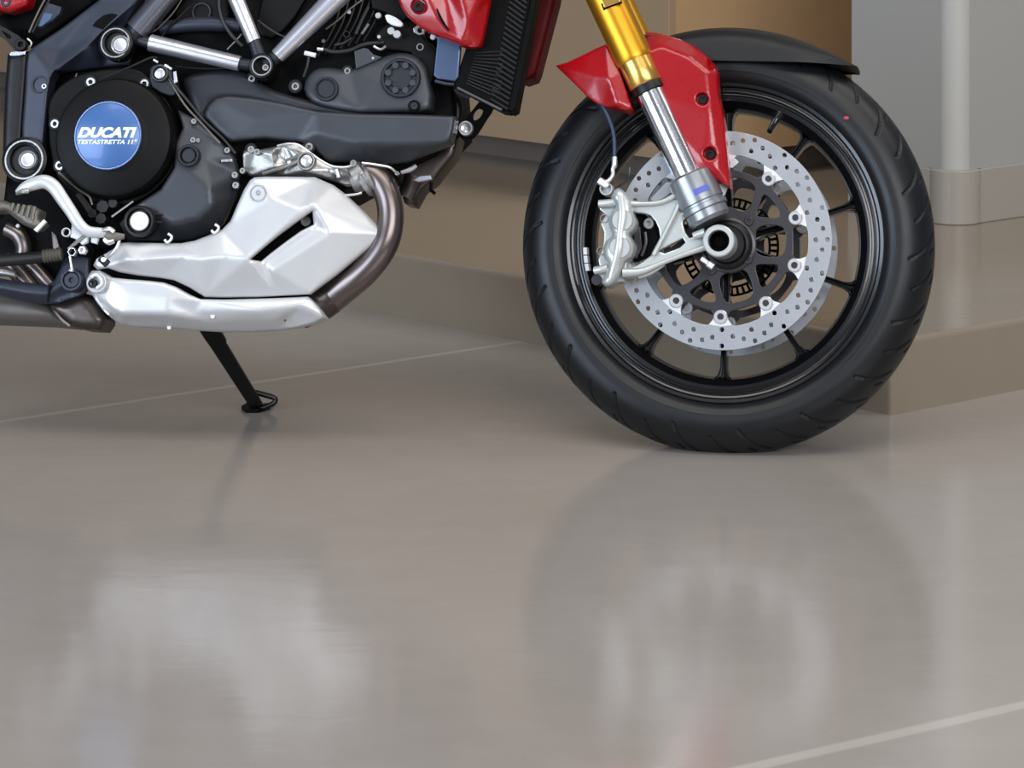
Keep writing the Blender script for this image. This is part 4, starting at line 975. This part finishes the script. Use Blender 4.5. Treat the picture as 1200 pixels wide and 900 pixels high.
CY('pan_bolt', 302.5, 226.5, yb-0.0145, 10, 0.010, 'silver_paint', [(0.10, 0), (0.10, 0.20), (0.0, 0.28), (0, 0.80), (0.25, 0.84), (0.25, 0.92), (0, 0.95), (0.1, 1), (1, 1), (1, 0)], n=40, parent=pan)
bolt(BF, 302.5, 225.5, yb-0.0150, 3.2, 'cast_alu', parent=pan)
PL('vent_mesh', [(286, 300), (360, 240), (374, 245), (374, 268), (305, 312), (290, 311)], yb+0.030, 0.004, 'deep_black', 0.5, parent=pan, label='black backing of the vent')
CY('vent_bolt', 358, 259, yb+0.018, 6, 0.014, 'cast_alu', CAPR, n=24, parent=pan)
for (u, v) in ((197, 279), (252, 268)):
    TB('pan_clip', [(u-4, v+2, -0.160), (u-1, v+5, -0.161), (u+3, v+2, -0.161), (u+4, v-2, -0.160), (u, v-5, -0.160)], 1.6, 'white_plastic', n=10, parent=pan)
lp_ = [(103, 322), (108, 317), (117, 317), (124, 321), (131, 325), (149, 327), (175, 329), (192, 331), (206, 336), (222, 345), (235, 350.5), (262, 351), (300, 350), (330, 349), (361, 347.5), (368, 354), (376, 364), (380.5, 371.5), (369, 378), (350, 383), (327, 387), (300, 388.5), (260, 389), (230, 387), (208, 385), (187, 384), (160, 383),
       (141, 380), (132, 374), (124, 367), (115, 357), (107, 344), (101, 338), (100, 329)]
yl = -0.146
ctrl = [(103, 322, yl), (131, 325, yl-0.006), (192, 331, yl-0.006), (235, 350, yl-0.003), (300, 350, yl), (361, 347, yl+0.002), (380, 371, yl+0.006), (327, 387, yl+0.040), (260, 389, yl+0.044), (208, 385, yl+0.036), (141, 380, yl+0.030), (107, 344, yl+0.006),
        (150, 345, yl-0.008), (198, 350, yl-0.009), (226, 366, yl+0.003), (300, 364, yl-0.008), (352, 358, yl-0.004), (128, 360, yl-0.006), (142, 367, yl-0.008), (196, 368, yl-0.008), (250, 376, yl+0.012), (320, 374, yl+0.008), (128, 340, yl-0.006)]
h = tin(ctrl, [(22, 12), (12, 13), (13, 14), (14, 15), (15, 16), (17, 18), (18, 19), (19, 20), (20, 21)], 3.0)
pan2 = relief('belly_pan_lower', BF, lp_, h, yl+0.055, 'silver_paint', step=3.2, roll=(0.006, 4), label='silver lower belly pan', angle=60)
CY('mount_boss', 113, 331, yl-0.014, 12.5, 0.02, 'silver_paint', [(0.3, 0), (0.3, 0.5), (0.05, 0.56), (0, 0.9), (0.1, 1), (1, 1), (1, 0)], n=36, parent=pan2)
TB('boss_washer', [(107, 325, yl-0.016), (112, 322, yl-0.016), (118, 326, yl-0.016), (119, 333, yl-0.016), (113, 338, yl-0.016)], 2.2, 'white_plastic', n=10, parent=pan2)
CY('bolt', 108, 332, yl-0.016, 5.4, 0.012, 'satin_black', HEX, n=20, parent=pan2)
CY('pan_rivet', 249, 370.5, yl+0.004, 3.0, 0.004, 'bright_steel', None, n=14, parent=pan2)
CY('pan_rivet', 334, 375.5, yl+0.008, 1.4, 0.003, 'carrier', None, n=10, parent=pan2)
CY('pan_rivet', 198, 384, yl+0.030, 2.4, 0.004, 'bright_steel', None, n=14, parent=pan2)
relief('sump', BF, [(106, 304), (150, 296), (240, 300), (364, 326), (370, 344), (362, 358), (330, 368), (260, 372), (150, 366), (120, 350)], const(-0.112), 0.03, 'deep_black', step=14, parent=core, label='dark underside behind the belly pan')
TB('pipe_end', [(390, 346, -0.096, 19.4), (386, 349, -0.095, 20.2), (376, 356, -0.092, 20.2)], 20, 'exhaust_dark', n=28, sm=0, parent=pipe)

# ---- collector, heel plate, brake lever and foot peg on the left edge
col_ = [(58, 356), (75, 352), (98, 343), (110, 352), (119, 364), (124, 371), (124, 378), (118, 387), (98, 386), (82, 382), (72, 374), (62, 366)]
ex = relief('exhaust_collector', BF, col_, pillow(-0.110, col_, 0.016, 12), -0.05, 'exhaust_dark', step=3.5, roll=(0, 1), label='brown metal exhaust collector')
TB('collector_seam', [(64, 364, -0.118), (72, 374, -0.120), (82, 382, -0.121)], 1.8, 'exhaust', n=8, parent=ex)
mf = [(-30, 340), (0, 342), (30, 346), (60, 356), (72, 370), (80, 382), (50, 379), (0, 377), (-30, 376)]
relief('silencer', BF, mf, pillow(-0.070, mf, 0.020, 18), 0.02, 'silencer_grey', step=5, roll=(0, 1), label='grey silencer box under the engine')
for (u, v, r) in ((20, 318, 11), (46, 320, 9)):
    TB('exhaust_bend', [(u-14, v-14, -0.088, r), (u, v, -0.09, r), (u+18, v+22, -0.09, r)], r, 'exhaust', n=18, parent=ex)
hp = [(-20, 322), (0, 326), (30, 331), (56, 334), (64, 328), (70, 316), (76, 302), (90, 300), (104, 302), (105, 315), (106, 332), (98, 344), (84, 350), (68, 355), (52, 356), (30, 353), (0, 346), (-20, 340)]
h = tin([(-20, 322, -0.135), (0, 326, -0.137), (56, 334, -0.140), (76, 302, -0.140), (104, 302, -0.140), (106, 332, -0.141), (52, 356, -0.134), (-20, 340, -0.134), (0, 336, -0.145), (58, 344, -0.147), (80, 330, -0.147), (30, 342, -0.146)], [], 2)
hpl = relief('footrest_bracket', BF, hp, h, -0.125, 'bracket_blue', step=4, roll=(0.004, 3), label='dark blue-grey footrest bracket')
CY('pedal_pivot', 83, 328, -0.164, 13.5, 0.024, 'bracket_blue', [(0.3, 0), (0.3, 0.2), (0.12, 0.24), (0.12, 0.62), (0.22, 0.66), (0.0, 0.74), (0, 0.93), (0.1, 1), (1, 1), (1, 0)], n=40, parent=hpl)
PL('bracket_seam', [(57, 334), (60, 334), (58, 344), (57, 354), (55, 354), (56, 344)], -0.1485, 0.004, 'deep_black', 0.3, parent=hpl)
tb_ = TB('brake_push_rod', [(-20, 307, -0.160, 6.5), (20, 304, -0.160, 7.5), (50, 301, -0.160, 7.0)], 7, 'black_plastic', n=18, sm=0, parent=hpl)
pts = []
for k in range(13): pts.append((50+k*1.9, 300.5-k*0.25, -0.160, 8.4 if k % 2 else 6.4))
TB('rubber_bellows', pts, 7, 'peg_grey', n=18, sm=0, parent=hpl)
TB('grey_pipe', [(-20, 318, -0.125, 5), (4, 319, -0.125, 5), (18, 322, -0.125, 4)], 5, 'cast_alu', n=14, parent=hpl)
lev_pts = [(20, 226, -0.190, 3.6), (27, 221, -0.192, 6.2), (38, 216, -0.193, 7.8), (52, 213, -0.193, 8.2), (63, 219, -0.192, 8.2), (73, 233, -0.191, 7.8), (84, 249, -0.189, 7.2), (93, 263, -0.187, 7.0), (103, 271, -0.185, 6.6), (116, 272.5, -0.183, 6.0), (127, 273.5, -0.181, 5.6)]
lev = TB('brake_pedal', lev_pts, 7, 'silver_paint', n=20, sm=6, squash=0.6, label='curved silver rear brake pedal')
TB('pedal_tip', [(20, 227, -0.192, 2.2), (27, 224, -0.200, 3.4), (34, 224, -0.200, 3.0)], 3, 'bright_steel', n=10, parent=lev)
TB('pedal_pad', [(124, 274, -0.186, 5.0), (134, 277, -0.186, 5.2), (146, 277, -0.186, 3.0)], 5, 'peg_grey', n=12, squash=0.5, parent=lev)
TB('pedal_clip', [(120, 270, -0.190, 2.0), (128, 268, -0.190, 3.0), (134, 272, -0.19, 2.4)], 3, 'bright_steel', n=10, parent=lev)
TB('pedal_clip', [(122, 280, -0.186, 2.6), (127, 284, -0.186, 3.4), (134, 282, -0.186, 2.6)], 3, 'bright_steel', n=10, parent=lev)
TB('pedal_hook', [(140, 278, -0.180, 2.2), (138, 288, -0.182, 2.2), (130, 298, -0.184, 2.2), (122, 305, -0.184, 2.2)], 2, 'bright_steel', n=10, parent=lev)
TB('pedal_stop', [(118, 302, -0.186, 4.6), (126, 310, -0.186, 4.6)], 4.6, 'satin_black', n=8, sm=0, parent=lev)
CY('bolt', 121, 304, -0.194, 3.2, 0.008, 'bright_steel', None, n=14, parent=lev)
cv = PL('clevis', [(84, 262), (90, 262), (104, 276), (102, 284), (96, 287), (88, 280), (82, 278)], -0.178, 0.012, 'white_plastic', 2, parent=lev, label='white linkage clevis')
CY('clevis_eye', 77, 272, -0.182, 5.4, 0.010, 'white_plastic', RING, n=20, parent=lev)
PL('clevis', [(107, 272), (117, 273), (113, 286), (106, 284)], -0.178, 0.010, 'white_plastic', 2, parent=lev)
CY('nut', 84, 295, -0.184, 5.4, 0.012, 'bright_steel', RING, n=6, parent=lev)
CY('nut', 96, 293, -0.184, 5.4, 0.012, 'bright_steel', HEX, n=6, parent=lev)
TB('link_rod', [(80, 292, -0.180, 2.0), (92, 282, -0.180, 2.4), (102, 274, -0.178, 2.0)], 2, 'cast_alu', n=10, sm=0, parent=lev)
TB('adjuster', [(82, 300, -0.176, 1.6), (84, 313, -0.176, 1.6), (84, 315, -0.176, 3.0), (83, 318, -0.176, 3.0)], 2, 'bright_steel', n=10, sm=0, parent=lev)
pg = [(-16, 236), (0, 234), (8, 236), (22, 242), (36, 240), (48, 246), (46, 256), (52, 262), (44, 270), (38, 268), (28, 264), (18, 256), (8, 248), (-16, 250)]
peg = relief('foot_peg', BF, pg, pillow(-0.200, pg, 0.014, 6), -0.17, 'peg_grey', step=3, roll=(0, 1), label='grey serrated foot peg')
for k in range(5):
    TB('peg_tooth', [(16+k*6.2, 238+k*1.0, -0.216), (13+k*6.2, 247+k*2.6, -0.216)], 2.2, 'peg_grey', n=8, sm=0, parent=peg)
PL('peg_plate', [(39, 269), (43, 272), (54, 260), (51, 257)], -0.214, 0.008, 'white_plastic', 0.8, parent=peg, label='bright end plate of the foot peg')
CY('bolt', 20.5, 264.5, -0.19, 2.2, 0.006, 'white_plastic', None, n=12, parent=peg)
TB('peg_mount', [(-14, 244, -0.198, 5), (0, 243, -0.198, 5)], 5, 'cast_alu', n=14, sm=0, parent=peg)
PL('frame_strut', [(60, 270), (66, 276), (70, 290), (62, 294)], -0.12, 0.02, 'exhaust', 1.5, parent=hpl)

# ---- radiator, oil cooler and red fairing
rd = [(572, -70), (636, -70), (622, 0), (600, 126), (596, 131), (588, 130), (535, 103), (532, 98), (548, 50)]
rad = PL('radiator', rd, -0.130, 0.05, 'deep_black', 2, label='black radiator with ribbed edge')
for k in range(26):
    t = k/25; u0, v0 = 606-28*t, -36+160*t
    ua, va = 586-22*t+2, -44+156*t
    TB('radiator_fin', [(601-0*t-29*t+3, -30+150*t-4, -0.1325), (622-27*t, -20+148*t, -0.1325)], 1.35, 'satin_black', n=6, sm=0, parent=rad)
for k in range(14):
    t = k/13; TB('radiator_fin', [(545+12*(1-t), 62+42*t-(0), -0.1318), (590-4*t, 66+60*t-6*(1-t), -0.1318)], 0.8, 'black_plastic', n=6, sm=0, parent=rad) if t < 0.85 else None
TB('radiator_edge', [(536, 103, -0.133), (560, 115, -0.133), (588, 129, -0.133)], 1.8, 'carrier', n=8, sm=0, parent=rad)
PL('radiator_frame', [(622, 0), (636, -70), (642, -70), (630, -6), (604, 128), (598, 131), (596, 128)], -0.134, 0.055, 'deep_black', 1.5, parent=rad)
oc = [(514, 42), (536, 50), (537, 94), (532, 98), (512, 93), (509, 88), (512, 60)]
cool = PL('oil_cooler', [(513, 40), (540, 50), (537, 90), (533, 95), (512, 92), (508, 88)], -0.136, 0.014, 'cooler', 2.5, label='blue-grey oil cooler tank')
TB('cooler_foot', [(510, 95, -0.13), (522, 98, -0.13), (532, 99, -0.13)], 2, 'bracket_blue', n=8, sm=0, parent=cool)
arm_ = PL('radiator_arm', smooth_pts([(566, 116), (579, 124), (570, 140), (560, 156), (552, 163), (540, 161), (538, 153), (545, 140), (556, 126)], 2), -0.060, 0.008, 'deep_black', 1, holes=[smooth_pts([(556, 131), (561, 127), (566, 130), (562, 138), (556, 141), (554, 137)], 2)], parent=rad, label='black radiator mounting arm')
CY('arm_bolt', 545.5, 150, -0.068, 9, 0.010, 'bright_steel', [(0.4, 0), (0.4, 0.25), (0.2, 0.3), (0.1, 0.6), (0.3, 0.66), (0, 0.72), (0, 0.9), (0.2, 1), (1, 1), (1, 0)], n=28, parent=rad)
TB('arm_hose', [(524, 100, -0.06, 6), (534, 118, -0.06, 7), (536, 134, -0.06, 6), (530, 150, -0.06, 6)], 6, 'satin_black', n=12, parent=rad)
PL('radiator_tab', [(531, 104), (541, 108), (553, 113), (548, 116), (536, 110)], -0.125, 0.004, 'satin_black', 0.5, parent=rad)
rf = [(446, -60), (462, -12), (467, 0), (471, 10), (478, 20), (489, 30), (505, 39), (525, 47), (543, 54), (556, 56), (564, 54), (567, 42), (571, 22), (575, 0), (585, -60)]
h = tin([(446, -60, -0.170), (467, 0, -0.160), (478, 20, -0.158), (505, 39, -0.158), (543, 54, -0.158), (564, 54, -0.150), (575, 0, -0.150), (585, -60, -0.150), (502, 0, -0.172), (512, 22, -0.170), (527, 40, -0.166), (516, -60, -0.182), (522, -10, -0.168), (548, 30, -0.174), (538, -10, -0.182), (530, -60, -0.178), (556, -60, -0.19), (560, 0, -0.176), (541, 50, -0.166)],
        [(8, 9), (9, 10), (10, 18), (12, 18), (8, 11), (12, 15), (14, 13)], 1.6)
fa = relief('side_fairing', BF, rf, h, -0.135, 'red', step=3.4, roll=(0.004, 3), label='glossy red side fairing')
CY('bolt_recess', 490, 6.5, -0.174, 9.6, 0.010, 'red', [(0.55, 0), (0.55, 0.78), (0, 0.9), (0.2, 1.0), (1, 1), (1, 0)], n=30, parent=fa)
CY('bolt', 490.5, 7.5, -0.1715, 6.4, 0.006, 'satin_black', HEX, n=20, parent=fa, label='black recessed bolt')
TB('fairing_strake', [(512, 10, -0.1735, 0.8), (518, 24, -0.1730, 1.6), (526, 36, -0.170, 0.9)], 1.5, 'deep_black', n=8, parent=fa)
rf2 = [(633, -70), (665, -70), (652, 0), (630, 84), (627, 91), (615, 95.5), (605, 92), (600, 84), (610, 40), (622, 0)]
relief('far_fairing', BF, rf2, pillow(-0.02, rf2, 0.010, 8), 0.04, 'red_shaded', step=3.5, roll=(0, 1), label='red fairing on the far side of the radiator')

# ---- side stand reaching the floor on the far side
def stand():
    yA = 0.02
    x0, z0 = BF.pt(236, 372, yA); top = BF.w(x0, yA, z0)
    foot = ground(303, 479, 0.004)
    top2 = top+(top-foot)*0.08
    d = (foot-top2)
    bm = bmesh.new(); view = Vector((0, 1, 0)); n = 5; rings = []
    side = Vector((d.z, 0, -d.x)).normalized()
    if side.x < 0: side = -side
    for (t, wL, wR, th) in ((0, .0125, .0125, .008), (0.22, .0125, .0125, .008), (0.25, .0125, .0145, .008), (0.33, .0118, .0142, .007), (0.36, .0116, .0118, .007), (0.93, .0098, .0100, .006), (0.985, .0095, .0095, .005)):
        c = top2+d*t
        rings.append([bm.verts.new(c+side*s_+view*q) for (s_, q) in ((-wL, -th), (wR, -th), (wR, th), (-wL, th))])
    for a, b in zip(rings, rings[1:]):
        for i in range(4): j = (i+1) % 4; bm.faces.new((a[i], a[j], b[j], b[i]))
    bm.faces.new(rings[0]); bm.faces.new(rings[-1])
    o = done(bm, 'side_stand', 'satin_black', label='black side stand resting on the floor'); bevel(o, 0.002, 2)
    # foot: flat pad and the loop used to swing it out
    gz = 0.0
    fp = [ground(283, 480), ground(290, 476), ground(304, 478), ground(318, 476), ground(322, 472), ground(316, 480), ground(303, 484), ground(288, 484)]
    bm = bmesh.new(); lo = [bm.verts.new(p) for p in fp]; hi = [bm.verts.new(p+Vector((0, 0, 0.006))) for p in fp]
    bm.faces.new(lo); bm.faces.new(hi)
    for i in range(len(fp)): j = (i+1) % len(fp); bm.faces.new((lo[i], lo[j], hi[j], hi[i]))
    done(bm, 'stand_foot', 'deep_black', o)
    base = foot
    def at(u, v):        # point at the depth of the stand's foot
        k = ray(u, v); t = base.y/k.y; return Vector((0, 0, CAM_H))+k*t
    P = [at(u, v) for (u, v) in smooth_pts([(295, 459), (304, 461), (313, 463.5), (321, 466), (323, 469), (320, 473), (311, 477), (302, 480)], 2, False)]
    done(tube_bm(P, [0.0042]*len(P), 10), 'stand_loop', 'satin_black', o)
    return o
stand()

# cables and hoses crossing the dark gaps of the frame
TB('hose', [(258, -10, -0.118), (257, 8, -0.119), (262, 26, -0.119), (272, 42, -0.116), (284, 54, -0.112)], 2.4, 'black_plastic', n=10, parent=core)
TB('hose', [(222, 8, -0.114), (208, 22, -0.115), (196, 34, -0.114), (188, 46, -0.112)], 1.6, 'satin_black', n=8, parent=core)
TB('cable', [(215, -4, -0.116), (202, 16, -0.117), (184, 34, -0.116), (176, 38, -0.114)], 0.9, 'peg_grey', n=8, parent=core)
TB('cable', [(283, 40, -0.114), (276, 48, -0.115), (266, 58, -0.114)], 0.9, 'cast_alu', n=8, parent=core)
TB('cable', [(302, 24, -0.116), (316, 34, -0.117), (330, 42, -0.116), (346, 46, -0.112)], 1.3, 'black_plastic', n=8, parent=core)
TB('cable', [(206, 78, -0.116), (230, 80, -0.118), (262, 80, -0.117), (290, 76, -0.112)], 1.0, 'black_plastic', n=8, parent=core)
TB('solenoid_lead', [(382, 34, -0.108), (398, 22, -0.112), (408, 12, -0.112), (424, 0, -0.108)], 1.2, 'peg_grey', n=8, parent=core)
CY('connector', 406, 40, -0.112, 4.2, 0.012, 'carrier', RING, n=8, parent=core)
CY('connector', 379, 48, -0.110, 2.6, 0.010, 'exhaust', None, n=8, parent=core)
TB('crankcase_pipe', [(74, 104, -0.128), (80, 110, -0.130), (88, 112, -0.130)], 2.0, 'carrier', n=8, parent=core)
TB('crankcase_pipe', [(90, 86, -0.126), (86, 98, -0.128)], 1.2, 'carrier', n=8, sm=0, parent=core)
